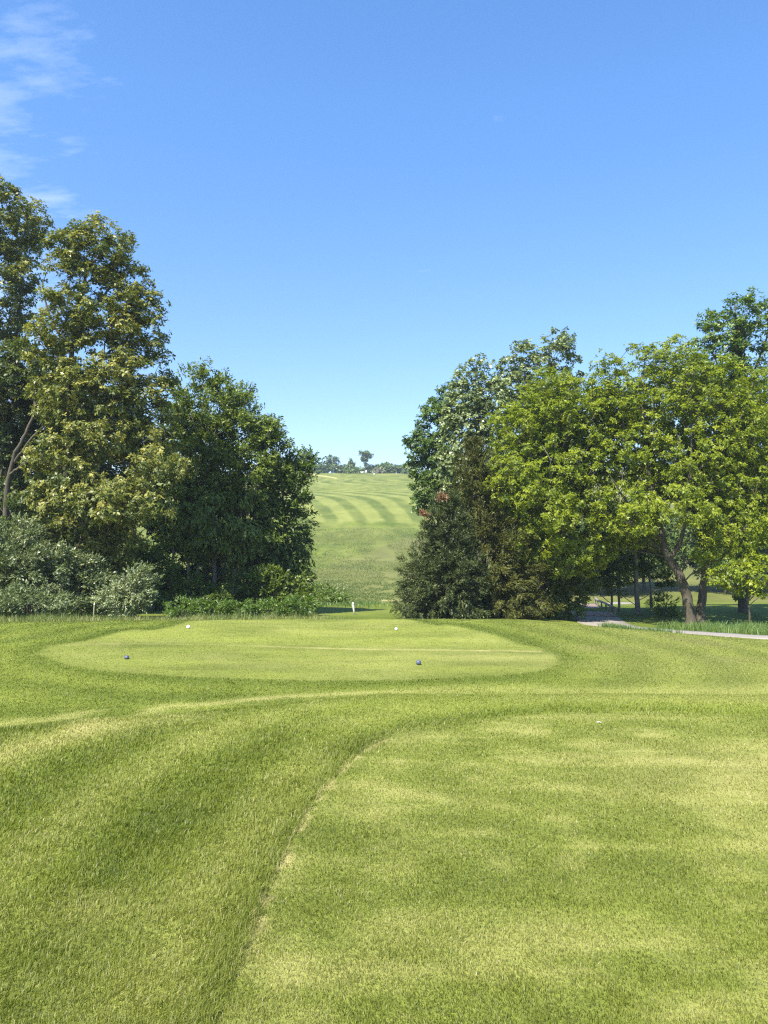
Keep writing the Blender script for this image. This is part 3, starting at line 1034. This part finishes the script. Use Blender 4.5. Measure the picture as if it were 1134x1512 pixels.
conifer('broad brownish green cedar in the middle, the taller of the two conifers', 41.5, (722, 905), (700, 648), 92, M_CEDAR, 125000, L=.15, wl=.28, whorls=30, seed=4)
conifer('dark spruce with two rust orange dead tips beside the fairway gap', 38, (652, 906), (662, 728), 72, M_SPRUCE, 95000, L=.12, wl=.28, whorls=24, seed=9,
        dead=((651, 736, 36.9, .12, 'rust orange dead spray at the tip'), (626, 762, 36.9, .13, 'rust orange dead spray lower on the left side')))
build_tree('broadleaf_tree', 'bright yellow-green tree overlapping the cedar, its twigs hanging low on the left', 'tree', 42.5,
           [[(838, 905, 46), (830, 800, 45), (820, 700, 43.5), (810, 620, 43)], [(826, 760, 44.5), (780, 710, 42), (740, 690, 41)], [(828, 780, 44.5), (870, 700, 43), (890, 640, 43)]],
           [(830, 600, 72, 48), (775, 640, 55, 60), (755, 715, 50, 45, -1.8), (840, 680, 75, 70), (800, 760, 65, 50, -1.2), (860, 770, 55, 60), (815, 575, 50, 30), (885, 625, 44, 60, 1.5), (800, 690, 80, 110, 3), (820, 815, 50, 40, -.5), (775, 800, 46, 36, -1), (870, 820, 34, 30, 0)],
           M_YEL, M_BARKL, LAI=4.35, tip=.014, L=.145, per=8, crad=.45, mind=.58, r0=.2, tint_mu=.5, young=.15, group=GR)
build_tree('broadleaf_tree', 'large bright yellow-green tree with a forked double trunk beside the path', 'tree', 42,
           [[(1021, 909, 42, .3), (1014, 880, 42), (1003, 850, 42), (984, 818, 42), (977, 785, 42), (962, 720, 42), (948, 620, 42)],
            [(1033, 907, 42.4, .26), (1038, 870, 42.4), (1044, 820, 42.4), (1060, 740, 42.4), (1075, 640, 42.4)],
            [(979, 800, 42), (955, 775, 41), (925, 740, 40.5), (900, 700, 40)], [(990, 826, 42), (1008, 790, 41.5), (1020, 700, 41), (1020, 600, 41)],
            [(1050, 780, 42.4), (1095, 745, 41.5), (1140, 730, 41)]],
           [(905, 590, 46, 54, 1), (1000, 640, 110, 110, 3), (1090, 720, 80, 80, 3), (940, 590, 66, 60), (1005, 580, 62, 60), (1075, 640, 70, 70), (925, 670, 66, 60), (1010, 680, 85, 60), (1095, 720, 66, 60), (935, 750, 60, 42, -1.5), (1010, 750, 60, 35, -2),
            (1085, 780, 55, 40, -1.5), (1055, 815, 32, 28, -1.5), (1110, 800, 40, 34, -.5), (940, 790, 42, 30, 1), (900, 790, 34, 34, 1), (1120, 660, 40, 60), (885, 640, 40, 60), (930, 525, 40, 28, 0, .8), (985, 525, 44, 30, 0, .9), (895, 540, 20, 22, 0, .6), (1055, 575, 62, 52, 1), (1110, 600, 50, 60, 1)],
           M_YEL, M_BARK, LAI=4.5, tip=.014, L=.15, per=8, crad=.46, mind=.6, r0=.3, tint_mu=.5, young=.2, group=GR)
r7, o7, _ = build_tree('broadleaf_tree', 'tall open-crowned tree at the right edge with dark ivy up its trunk', 'tree', 49,
           [[(1098, 905, 49, .28), (1094, 720), (1090, 600), (1088, 500), (1085, 450)], [(1091, 600), (1060, 540), (1040, 490)], [(1091, 590), (1125, 520), (1140, 460)]],
           [(1092, 470, 48, 38, 0, .6), (1045, 500, 26, 36, 0, .5), (1060, 470, 24, 22, 0, .5), (1140, 500, 52, 70, 0, .6), (1075, 560, 60, 45, 0, .8), (1130, 600, 60, 55), (1150, 690, 60, 70), (1045, 540, 46, 46, 0, .9), (1015, 560, 36, 40, 0, .8), (1075, 500, 40, 44, 0, .8)],
           M_WAL, M_BARK, LAI=3.5, L=.21, per=8, crad=.5, mind=.7, r0=.2, tint_mu=.68, group=GR, shell=.6)
ivc = np.array([P(1091 + (610 - yy) * -.02 + rng.normal(0, 5), yy, 49 + rng.normal(0, .25)) for yy in np.linspace(478, 880, 150)])
v, f, s, tint = leaves(ivc, .42, 11000, .17, o7, P(1090, 700, 49), 6, .8, 1., 'rosette', .3, .4, .15)
me = new_mesh('ivy', v, f, s, M_DARK); face_attr(me, 'tint', tint); link('ivy', me, r7)
build_tree('broadleaf_tree', 'slim tree with a pale straight stem and dark low leaves, left of the forked trunk', 'tree', 48,
           [[(942, 911, 48, .17), (939, 850), (936, 760), (938, 700)], [(903, 908, 50, .08), (905, 850, 50), (915, 800, 49)], [(914, 909, 50, .09), (914, 850, 50), (920, 790, 49)],
            [(962, 908, 50, .1), (959, 850, 50), (955, 790, 49)]],
           [(918, 845, 26, 24), (905, 815, 20, 20), (955, 815, 26, 34, 1), (935, 780, 40, 28), (985, 850, 18, 24, 0), (885, 845, 26, 30, 1), (905, 865, 18, 16)],
           M_DARK, M_BARKL, LAI=4.35, L=.17, per=7, crad=.45, r0=.15, tint_mu=.42, group=GR)
build_tree('sapling_tree', 'small pale-leaved sapling leaning over the lawn right of the forked trunk', 'tree', 39,
           [[(1108, 914, 39, .05), (1102, 870), (1092, 825)]],
           [(1092, 848, 46, 20), (1066, 852, 24, 14, -.5), (1122, 838, 34, 28), (1115, 868, 26, 14)],
           M_YEL, M_BARK, LAI=2.6, L=.15, wl=.7, per=5, crad=.4, mind=.5, r0=.05, tint_mu=.5, group=GR)
GB = 'bushes at the foot of the right wood'
shrub('dark bush filling the foot of the wood between cedar and path', 45, 815, 902,
      [(800, 862, 48, 40), (835, 870, 34, 34), (765, 880, 40, 26), (856, 850, 22, 34)], M_DARK, L=.15, LAI=5.51, crad=.5, tint=.48, group=GB, wl=.5)
shrub('low bright bush left of the path where it reaches the footbridge', 44, 838, 909,
      [(838, 902, 20, 9), (822, 906, 18, 6)], M_WEED, L=.12, LAI=5.08, crad=.3, tint=.5, group=GB)
shrub('small leafy bush at the foot of the stems left of the forked trunk', 47, 978, 909,
      [(975, 893, 14, 16), (990, 900, 14, 10)], M_MID, L=.14, LAI=3.48, crad=.3, tint=.55, group=GB)
# trees across the valley behind the right wood
GV = 'trees across the valley behind the right wood'
vt, vo, _ = build_tree('broadleaf_tree', 'mid green tree across the valley, seen left of the slim pale stem', 'tree', 92,
           [[(890, 868), (890, 820), (890, 770)]],
           [(890, 795, 62, 40), (852, 825, 44, 26), (928, 824, 44, 26), (890, 755, 40, 26), (890, 840, 60, 18)],
           M_MID, M_BARK, LAI=4.35, L=.34, per=6, crad=.9, mind=1., r0=.2, tint_mu=.5, group=GV)
for x, y, rz, sc, lab in [(33, 98, 1.3, 1.1, 'mid green tree across the valley behind the slim pale stem'),
                          (42, 95, 2.9, 1.2, 'mid green tree across the valley behind the forked trunk'),
                          (51, 100, 4.4, 1.35, 'mid green tree across the valley at the right frame edge'),
                          (24, 104, 5.2, 1.1, 'mid green tree across the valley hidden behind the yellow-green trees')]:
    copy_tree(vt, (x, y, H(x, y)), rz, sc, lab)

# ---- hedge line on the far crest
GF = 'trees and bushes on the far hill crest'
far = [
    ('broadleaf_tree', 'airy bluish tree on the far crest, left of the vase-shaped one', 346, [[(490, 699), (490, 690), (489, 676)]],
     [(489, 680, 9, 9), (497, 681, 6, 8), (484, 687, 9, 7), (493, 690, 11, 7)], M_FAR, .5, 1.9),
    ('broadleaf_tree', 'vase-shaped tree with a flat top, the tallest on the far crest', 346, [[(540, 699), (540, 686), (540, 676)]],
     [(540, 670, 9, 4.5), (540, 676, 7, 6), (541, 685, 4, 6), (534, 668, 4, 3), (547, 673, 4, 5)], M_FAR, .42, 2.6),
    ('conifer_tree', 'small pointed tree on the far crest between the airy and the vase-shaped one', 346, [[(519, 699), (519, 690), (519, 680)]],
     [(519, 692, 8, 7), (519, 686, 5, 6), (519, 681, 2.2, 4)], M_FAR, .5, 3.),
    ('broad_bush', 'wide rounded green bush on the far crest right of the vase-shaped tree', 346, [[(572, 700), (572, 694), (572, 688)]],
     [(570, 691, 15, 8), (580, 692, 11, 7), (560, 692, 10, 7)], M_FAR, .6, 3.2),
    ('broad_bush', 'greyish pale-flowering bush on the far crest in front of the wide green one', 341, [[(559, 700), (559, 696), (559, 692)]],
     [(558, 695.5, 8, 4), (553, 694, 5, 4.5)], M_FARL, .6, 2.6),
    ('broad_bush', 'dark low bush on the far crest left of the small pointed tree', 347, [[(505, 699), (505, 695), (505, 690)]],
     [(505, 692, 10, 6), (511, 694, 8, 5)], M_FAR, .38, 3.2),
    ('broad_bush', 'low olive bush on the far crest below the small pointed tree', 343, [[(527, 699), (527, 696), (527, 691)]],
     [(528, 694, 9, 5), (517, 696, 8, 4)], M_FAR, .65, 3.),
    ('broad_bush', 'low green bush on the far crest at the left end, beside the parked cart', 346, [[(470, 698), (470, 694), (470, 688)]],
     [(472, 691, 11, 6), (462, 690, 8, 7), (480, 693, 8, 5)], M_FAR, .5, 3.2),
    ('broad_bush', 'low green bush on the far crest at the right end against the right wood', 347, [[(598, 700), (598, 694), (598, 688)]],
     [(596, 692, 10, 6), (606, 690, 9, 8)], M_FAR, .5, 3.2),
    ('broad_bush', 'dark bush on the far crest filling the gap under the vase-shaped tree', 348, [[(545, 699), (545, 696), (545, 690)]],
     [(544, 693, 9, 5), (551, 692, 7, 6)], M_FAR, .36, 3.2),
    ('broadleaf_tree', 'round tree on the far crest mostly hidden behind the left wood', 350, [[(445, 698), (445, 690), (445, 684)]],
     [(445, 686, 12, 9), (436, 690, 10, 7)], M_FAR, .45, 3.),
]
for nm, lab, d, tr, lb, mat, tm, lai in far:
    if 'vase' not in lab or 'bush' in nm: lb = lb + [(lb[0][0], 697, lb[0][2] * 1.25, 5)]
    build_tree(nm, lab, 'bush' if 'bush' in nm else 'tree', d, tr, lb, mat, M_BARKD, LAI=lai * 2.2, L=.62, per=5, wl=.6, crad=.75, mind=.8, r0=.22,
               tip=.05, tint_mu=tm, group=GF, crown_name='foliage' if 'bush' in nm else 'crown', trunk_name='stems' if 'bush' in nm else 'trunk', depth=.8, shell=.3, zmin=0.)

# ------------------------------------------------------------------ rough grass strips
n = 26000
xs = rng.uniform(-19, -1.2, n); ys = 25.6 + rng.uniform(0, 4.4, n) + .12 * np.maximum(0, -xs - 4) * 0
m = (fbm(xs * .7, ys * .7, 91) > .3) & (rng.random(n) < sst((-1.2 - xs) / 2.5 + .15))
tall_patch('tall_grass', xs[m], ys[m], .16, .46, M_TALL, .014, .48, .22)
n = 9000
xs = rng.uniform(-6.5, 9, n); ys = rng.uniform(52, 74, n)
m = (fbm(xs * .35, ys * .35, 92) > .38) & (xs < -.8 + rng.normal(0, .8, n))
tall_patch('meadow_grass', xs[m], ys[m], .15, .4, M_REED, .03, .75, .18)
# reeds along the back of the path
PATH = smooth_line(np.array([(40, 17), (26, 23.5), (18.5, 27.6), (14.5, 29.0), (13.2, 32.2), (12.2, 35.6), (11.8, 39.6), (12.1, 43), (12.75, 47), (13.5, 51.5),
                             (14.4, 57), (16.2, 64), (19.5, 72), (25, 80)], float), 180)
n = 15000
i = rng.integers(40, 110, n)
tt = rng.random(n)
xs = rng.uniform(12.6, 21, n); ys = rng.uniform(30.5, 38.5, n)
dP_, _ = sdist(xs, ys, PATH)
m = (np.abs(dP_) > 1.55) & (dP_ < 0) & (np.abs(dP_) < 5.5) & (fbm(xs * .5, ys * .5, 93) > .3)
if m.sum() < 500: m = (np.abs(dP_) > 1.55) & (dP_ > 0) & (np.abs(dP_) < 5.5)
tall_patch('reed_grass', xs[m], ys[m], .14, .5, M_REED, .018, .68, .25)


n = 26000                                             # grass verge on the near side of the path
xs = rng.uniform(9.5, 14.5, n); ys = rng.uniform(29.5, 36.5, n)
dP_, aP_ = sdist(xs, ys, PATH)
m = (dP_ > 1.4) & (dP_ < 2.5) & (ys > 31.0) & (ys < 35.6) & (fbm(xs * .9, ys * .9, 95) > .42)
if m.sum() < 50: m = (dP_ < -1.4) & (dP_ > -2.5) & (ys > 31.0) & (ys < 35.6) & (fbm(xs * .9, ys * .9, 95) > .42)
tall_patch('verge_grass', xs[m], ys[m], .12, .34, M_REED, .014, .7, .25)
# rough on the lower hillside
n = 75000
ys = np.exp(rng.uniform(math.log(78), math.log(176), n)); xs = ys * rng.uniform(-.13, .09, n)
m = fbm(xs / 4., ys / 9., 96, 4) > .42
tall_patch('hillside_rough', xs[m], ys[m], .08, .2, M_TALL, .055, .36, .25)


# ------------------------------------------------------------------ cart path, footbridge, kerb stones
def ribbon(name, line, half, mat, lift, thick=.06, jit=.0, kindv=None):
    V, Fc = [], []
    n = len(line)
    for i in range(n):
        t = line[min(i + 1, n - 1)] - line[max(i - 1, 0)]
        t = t / np.linalg.norm(t); nrm = np.array([-t[1], t[0]])
        for q, o in enumerate((-1, -.5, 0, .5, 1)):
            h_ = half + (rng.normal(0, jit) if abs(o) == 1 else 0)
            p = line[i] + nrm * o * h_
            V.append((p[0], p[1], H(*p) + lift - (0 if abs(o) < 1 else .01)))
        for o in (-1, 1):
            p = line[i] + nrm * o * (half + .01)
            V.append((p[0], p[1], H(*p) + lift - thick - .06))
    for i in range(n - 1):
        a, b = i * 7, i * 7 + 7
        for k in range(4): Fc.append((a + k, a + k + 1, b + k + 1, b + k)[::-1])
        Fc.append((a + 5, a, b, b + 5)[::-1]); Fc.append((a + 4, a + 6, b + 6, b + 4)[::-1])
    me = new_mesh(name, np.array(V), np.array(Fc).ravel(), np.full(len(Fc), 4), mat, False)
    return link(name, me)


iy = int(np.argmin(np.abs(PATH[:, 1] - 46.2))); iz = int(np.argmin(np.abs(PATH[:, 1] - 58.5)))
kind(ribbon('path', PATH[:iy + 1], 1.35, M_PATH, .05, jit=.03), 'structure')
kind(ribbon('path', PATH[iz:], 1.35, M_PATH, .05, jit=.03), 'structure')
# bridge
bseg = PATH[iy:iz + 1]
b0 = bseg[0]
bo = np.array([b0[0], b0[1], H(*b0)])
br = thing('footbridge', bo, 'low timber footbridge with a kerb rail carrying the path across the valley', 'bridge')
dk = MB()
nn = []
for i in range(len(bseg)):
    t = bseg[min(i + 1, len(bseg) - 1)] - bseg[max(i - 1, 0)]; t /= np.linalg.norm(t)
    nn.append((t, np.array([-t[1], t[0]])))
cum = np.concatenate([[0], np.cumsum(np.linalg.norm(np.diff(bseg, axis=0), axis=1))])


def along(s_):
    x_ = np.interp(s_, cum, bseg[:, 0]); y_ = np.interp(s_, cum, bseg[:, 1])
    k_ = int(np.clip(np.searchsorted(cum, s_) - 1, 0, len(bseg) - 2))
    t_ = bseg[k_ + 1] - bseg[k_]; t_ = t_ / np.linalg.norm(t_)
    return np.array([x_, y_]), t_, np.array([-t_[1], t_[0]])


zb0, zb1 = H(*bseg[0]) + .05, H(*bseg[-1]) + .05
zdeck = lambda s_: zb0 + (zb1 - zb0) * s_ / cum[-1] + .03
for s_ in np.arange(.08, cum[-1] - .05, .16):
    p, t_, n_ = along(s_)
    dk.box(np.array([p[0], p[1], zdeck(s_)]) - bo, (2.5, .15, .06), math.atan2(n_[1], n_[0]), .008)
dk.build('deck', M_DECK, br)
for sd in (-1,):
    rl = MB(); pts = []
    for s_ in np.linspace(.05, cum[-1] - .05, 12):
        p, t_, n_ = along(s_)
        pts.append(np.array([*(p + n_ * 1.2 * sd), zdeck(s_) + .46]) - bo)
    rl.ring_tube(pts, [.075] * len(pts), 8)
    ro = rl.build('rail', M_RAIL, br)
    for s_ in np.arange(.05, cum[-1], 2.3):
        p, t_, n_ = along(s_)
        q = np.array([*(p + n_ * 1.2 * sd), zdeck(s_)]) - bo
        MB().box(q + np.array([0, 0, .17]), (.1, .1, .44), math.atan2(n_[1], n_[0]), .01).build('post', M_RAIL, br)
# beams under the deck
bm_ = MB()
for sd in (-.9, .9):
    pts = []
    for s_ in np.linspace(.05, cum[-1] - .05, 8):
        p, t_, n_ = along(s_)
        pts.append(np.array([*(p + n_ * sd), zdeck(s_) - .16]) - bo)
    bm_.ring_tube(pts, [.12] * len(pts), 6)
bm_.build('beam', M_RAIL, br)

# ------------------------------------------------------------------ tee markers
def marker(px, py, rad, mat, label, group, squash=1.):
    g = ground(px, py)
    z = H(*g)
    root = thing('tee_marker', (g[0], g[1], z), label, 'tee marker', group)
    prof = [(max(.002, rad * math.sin(t)), rad * .88 * squash - rad * squash * math.cos(t)) for t in np.linspace(.02, math.pi - .02, 16)]
    MB().lathe((0, 0, 0), prof, 24).build('ball', mat, root, True)
    MB().lathe((0, 0, 0), [(.004, -.12), (.012, -.10), (.012, .0)], 8).build('spike', M_STEEL, root)
    return root


GM = 'tee markers on the front tee'
marker(278, 928.5, .046, M_BALLW, 'round white tee marker on the front tee, the larger left one', GM)
marker(585, 931, .036, M_BALLW, 'round white tee marker on the front tee, the small right one', GM)
marker(187, 974, .047, M_BALLB, 'dark blue-grey tee marker on the left side of the front tee', GM, .8)
marker(618, 982, .046, M_BALLB, 'dark blue-grey tee marker near the middle of the front tee', GM, .95)


# stakes
def stake(px, top, bot, d, w, mat, label, leanpx=0., name='boundary_stake'):
    a, b = P(px, top, d), P(px + leanpx, bot, d)
    g = H(b[0], b[1])
    root = thing(name, (b[0], b[1], g), label, 'stake', 'boundary stakes')
    o = np.array([b[0], b[1], g])
    axis = (a - b) / np.linalg.norm(a - b)
    foot = b + axis * ((g - .15 - b[2]) / axis[2])
    MB().ring_tube([foot - o, a - axis * .06 - o, a - o], [w, w, w * .55], 8).build('shaft', mat, root)
    cap = a - axis * .12
    MB().ring_tube([cap - o, a - axis * .055 - o], [w * 1.06, w * 1.06], 8).build('band', M_STAKE, root)


stake(521, 889.5, 908, 44, .06, M_STAKE, 'white boundary stake leaning slightly, standing in the gap behind the front tee', 2.5)
stake(139.5, 889, 906, 27.5, .022, M_STAKEY, 'thin weathered yellowish stake in the tall grass below the silvery shrubs', -1.)

# broken tee on the back tee
g = ground(885, 1070)
t0 = thing('broken_tee', (g[0], g[1], H(*g)), 'tiny white broken golf tee lying on the back tee', 'golf tee')
MB().ring_tube([(-.015, 0, .017), (.0, .002, .020), (.010, .001, .015), (.018, -.002, .009)], [.003, .003, .0028, .002], 8).build('shaft', M_BALLW, t0, True)
MB().lathe((-.017, 0, .013), [(.002, 0), (.005, .003), (.006, .006), (.004, .0065)], 12).build('cup', M_BALLW, t0, True)

# ------------------------------------------------------------------ small things on the far crest
p = P(552.5, 702, 318)
r_ = thing('marker_post', (p[0], p[1], H(p[0], p[1])), 'tiny white post standing alone on the far fairway below the crest bushes', 'post')
MB().ring_tube([(0, 0, -.2), (0, 0, .95), (0, 0, 1.05)], [.28, .28, .15], 8).build('shaft', M_STAKE, r_)
MB().ring_tube([(0, 0, .6), (0, 0, .8)], [.285, .285], 8).build('band', M_STEEL, r_)
p = P(540.7, 699, 332)
r_ = thing('sign_board', (p[0], p[1], H(p[0], p[1])), 'small white board on two legs at the foot of the vase-shaped tree', 'sign')
MB().box((0, 0, .95), (.75, .08, 1.0), 0, .02).build('board', M_BALLW, r_)
for sx in (-.28, .28): MB().box((sx, .06, .3), (.08, .08, .9), 0, .01).build('leg', M_STEEL, r_)
p = P(535.5, 699, 332)
r_ = thing('bench', (p[0], p[1], H(p[0], p[1])), 'pale grey bench beside the small white board on the far crest', 'bench')
MB().box((0, 0, .45), (1.8, .42, .06), 0, .015).build('seat', M_RAIL, r_)
MB().box((0, .22, .78), (1.8, .05, .42), 0, .015).build('backrest', M_STAKE, r_)
for sx in (-.75, .75): MB().box((sx, .08, .2), (.08, .4, .44), 0, .01).build('leg', M_STEEL, r_)
p = P(452.5, 698, 338)
r_ = thing('golf_cart', (p[0], p[1], H(p[0], p[1])), 'pale golf cart on the far crest, half hidden by the tips of the left wood', 'golf cart')
r_.rotation_euler = (0, 0, .3)
MB().box((0, 0, .55), (2.2, 1.1, .5), 0, .12).box((.85, 0, .82), (.5, 1.05, .25), 0, .1).build('body', M_BALLW, r_)
MB().box((-.15, 0, 1.85), (1.9, 1.2, .08), 0, .03).build('roof', M_BALLW, r_)
MB().box((-.25, 0, .85), (.5, 1.0, .12), 0, .04).box((-.55, 0, 1.15), (.12, 1.0, .5), 0, .04).build('seat', M_RUBBER, r_)
for sx in (-1, .72):
    for sy in (-.5, .5):
        MB().ring_tube([(sx, sy, .75), (sx * .92, sy, 1.82)], [.03, .03], 6).build('roof_post', M_STEEL, r_)
        MB().ring_tube([(sx * .8, sy * 1.05 - .09, .23), (sx * .8, sy * 1.05 + .09, .23)], [.24, .24], 14).build('wheel', M_RUBBER, r_)

# ------------------------------------------------------------------ air
hz = MB()
ZB, ZT = -14.0, 47.0
hz.box((0, 0, (ZB + ZT) / 2), (5800, 5800, ZT - ZB))
mh, nth, outh = nodes('thin_haze')
pv = N(nth, 'ShaderNodeVolumePrincipled', i_Density=.00042, i_Anisotropy=.25)
pv.inputs['Color'].default_value = (.80, .90, 1.0, 1)
nth.links.new(pv.outputs[0], outh.inputs['Volume'])
kind(hz.build('haze', mh), 'stuff')

# ------------------------------------------------------------------ light
SUN_EL, SUN_AZ = 53.0, math.atan2(-.55, -.835)       # from the left, a little behind the camera
sd = np.array([math.sin(SUN_AZ) * math.cos(R(SUN_EL)), math.cos(SUN_AZ) * math.cos(R(SUN_EL)), math.sin(R(SUN_EL))])
sun = bpy.data.lights.new('sun', 'SUN'); sun.energy = 4.7; sun.angle = R(.53); sun.color = (1, .95, .86)
so = bpy.data.objects.new('sun', sun); COL.objects.link(so)
import mathutils
so.rotation_euler = mathutils.Vector(sd).to_track_quat('Z', 'Y').to_euler()
so.location = (-30, -20, 60)

w = bpy.data.worlds.new('World'); scene.world = w; w.use_nodes = True
nt = w.node_tree; nt.nodes.clear()
out = N(nt, 'ShaderNodeOutputWorld'); bg = N(nt, 'ShaderNodeBackground', i_Strength=.122)
sky = N(nt, 'ShaderNodeTexSky', sky_type='NISHITA', sun_disc=False)
sky.sun_elevation = R(SUN_EL); sky.sun_rotation = SUN_AZ % (2 * math.pi)
sky.air_density = 1.0; sky.dust_density = .15; sky.ozone_density = 2.6; sky.altitude = 200
tc = N(nt, 'ShaderNodeTexCoord')
sepd = N(nt, 'ShaderNodeSeparateXYZ'); nt.links.new(tc.outputs['Generated'], sepd.inputs[0])
zz = math_(nt, 'ADD', math_(nt, 'MAXIMUM', sepd.outputs[2], 0.0), .12)
cx_ = math_(nt, 'DIVIDE', sepd.outputs[0], zz); cy_ = math_(nt, 'DIVIDE', sepd.outputs[1], zz)
cmb = N(nt, 'ShaderNodeCombineXYZ'); nt.links.new(cx_, cmb.inputs[0]); nt.links.new(cy_, cmb.inputs[1])
mp = N(nt, 'ShaderNodeMapping'); mp.inputs['Rotation'].default_value = (0, 0, .5); mp.inputs['Scale'].default_value = (1.0, 2.1, 1)
nt.links.new(cmb.outputs[0], mp.inputs[0])
c1 = noise(nt, mp.outputs[0], 5.2, 8., .6); c2 = noise(nt, mp.outputs[0], .9, 2., .5)
# cirrus keeps to the western (left) sky
az = math_(nt, 'DIVIDE', sepd.outputs[0], math_(nt, 'MAXIMUM', sepd.outputs[1], .05))
west = N(nt, 'ShaderNodeMapRange', i_1=-.2, i_2=-.52, i_3=0., i_4=1.); west.interpolation_type = 'SMOOTHSTEP'
nt.links.new(az, west.inputs[0])
bnd = N(nt, 'ShaderNodeMapRange', i_1=.70, i_2=.46, i_3=.55, i_4=1.); nt.links.new(sepd.outputs[2], bnd.inputs[0])
cov = math_(nt, 'MULTIPLY_ADD', c1, 1.0, math_(nt, 'MULTIPLY_ADD', c2, .5, -.25))
thr = math_(nt, 'MULTIPLY_ADD', math_(nt, 'MULTIPLY', west.outputs[0], bnd.outputs[0]), -.36, .74)
cm = math_(nt, 'MULTIPLY', math_(nt, 'SUBTRACT', cov, thr), 1.7, clamp=True)
cm = math_(nt, 'MULTIPLY', cm, .42)
hs = N(nt, 'ShaderNodeHueSaturation', i_Saturation=1.2)
sr = N(nt, 'ShaderNodeMapRange', i_1=0., i_2=.45, i_3=1.12, i_4=1.2); nt.links.new(sepd.outputs[2], sr.inputs[0]); nt.links.new(sr.outputs[0], hs.inputs['Saturation'])
sv = N(nt, 'ShaderNodeMapRange', i_1=0., i_2=.5, i_3=.70, i_4=1.12); nt.links.new(sepd.outputs[2], sv.inputs[0]); nt.links.new(sv.outputs[0], hs.inputs['Value']); nt.links.new(sky.outputs[0], hs.inputs['Color'])
tint_ = mixrgb(nt, 1.0, hs.outputs[0], (1.0, .968, 1.0), 'MULTIPLY')
skyc = mixrgb(nt, cm, tint_, (6.2, 6.6, 7.2))
nt.links.new(skyc, bg.inputs[0]); nt.links.new(bg.outputs[0], out.inputs[0])

vs = scene.view_settings
vs.view_transform = 'Standard'; vs.look = 'None'; vs.gamma = 1; vs.use_curve_mapping = False
vs.exposure = 1.18
scene.cycles.max_bounces = 8
scene.cycles.diffuse_bounces = 5
scene.cycles.glossy_bounces = 2
scene.cycles.transmission_bounces = 5
scene.cycles.use_denoising = False
scene.cycles.use_adaptive_sampling = False
scene.cycles.sample_clamp_indirect = 4.0
scene.cycles.filter_width = 1.25
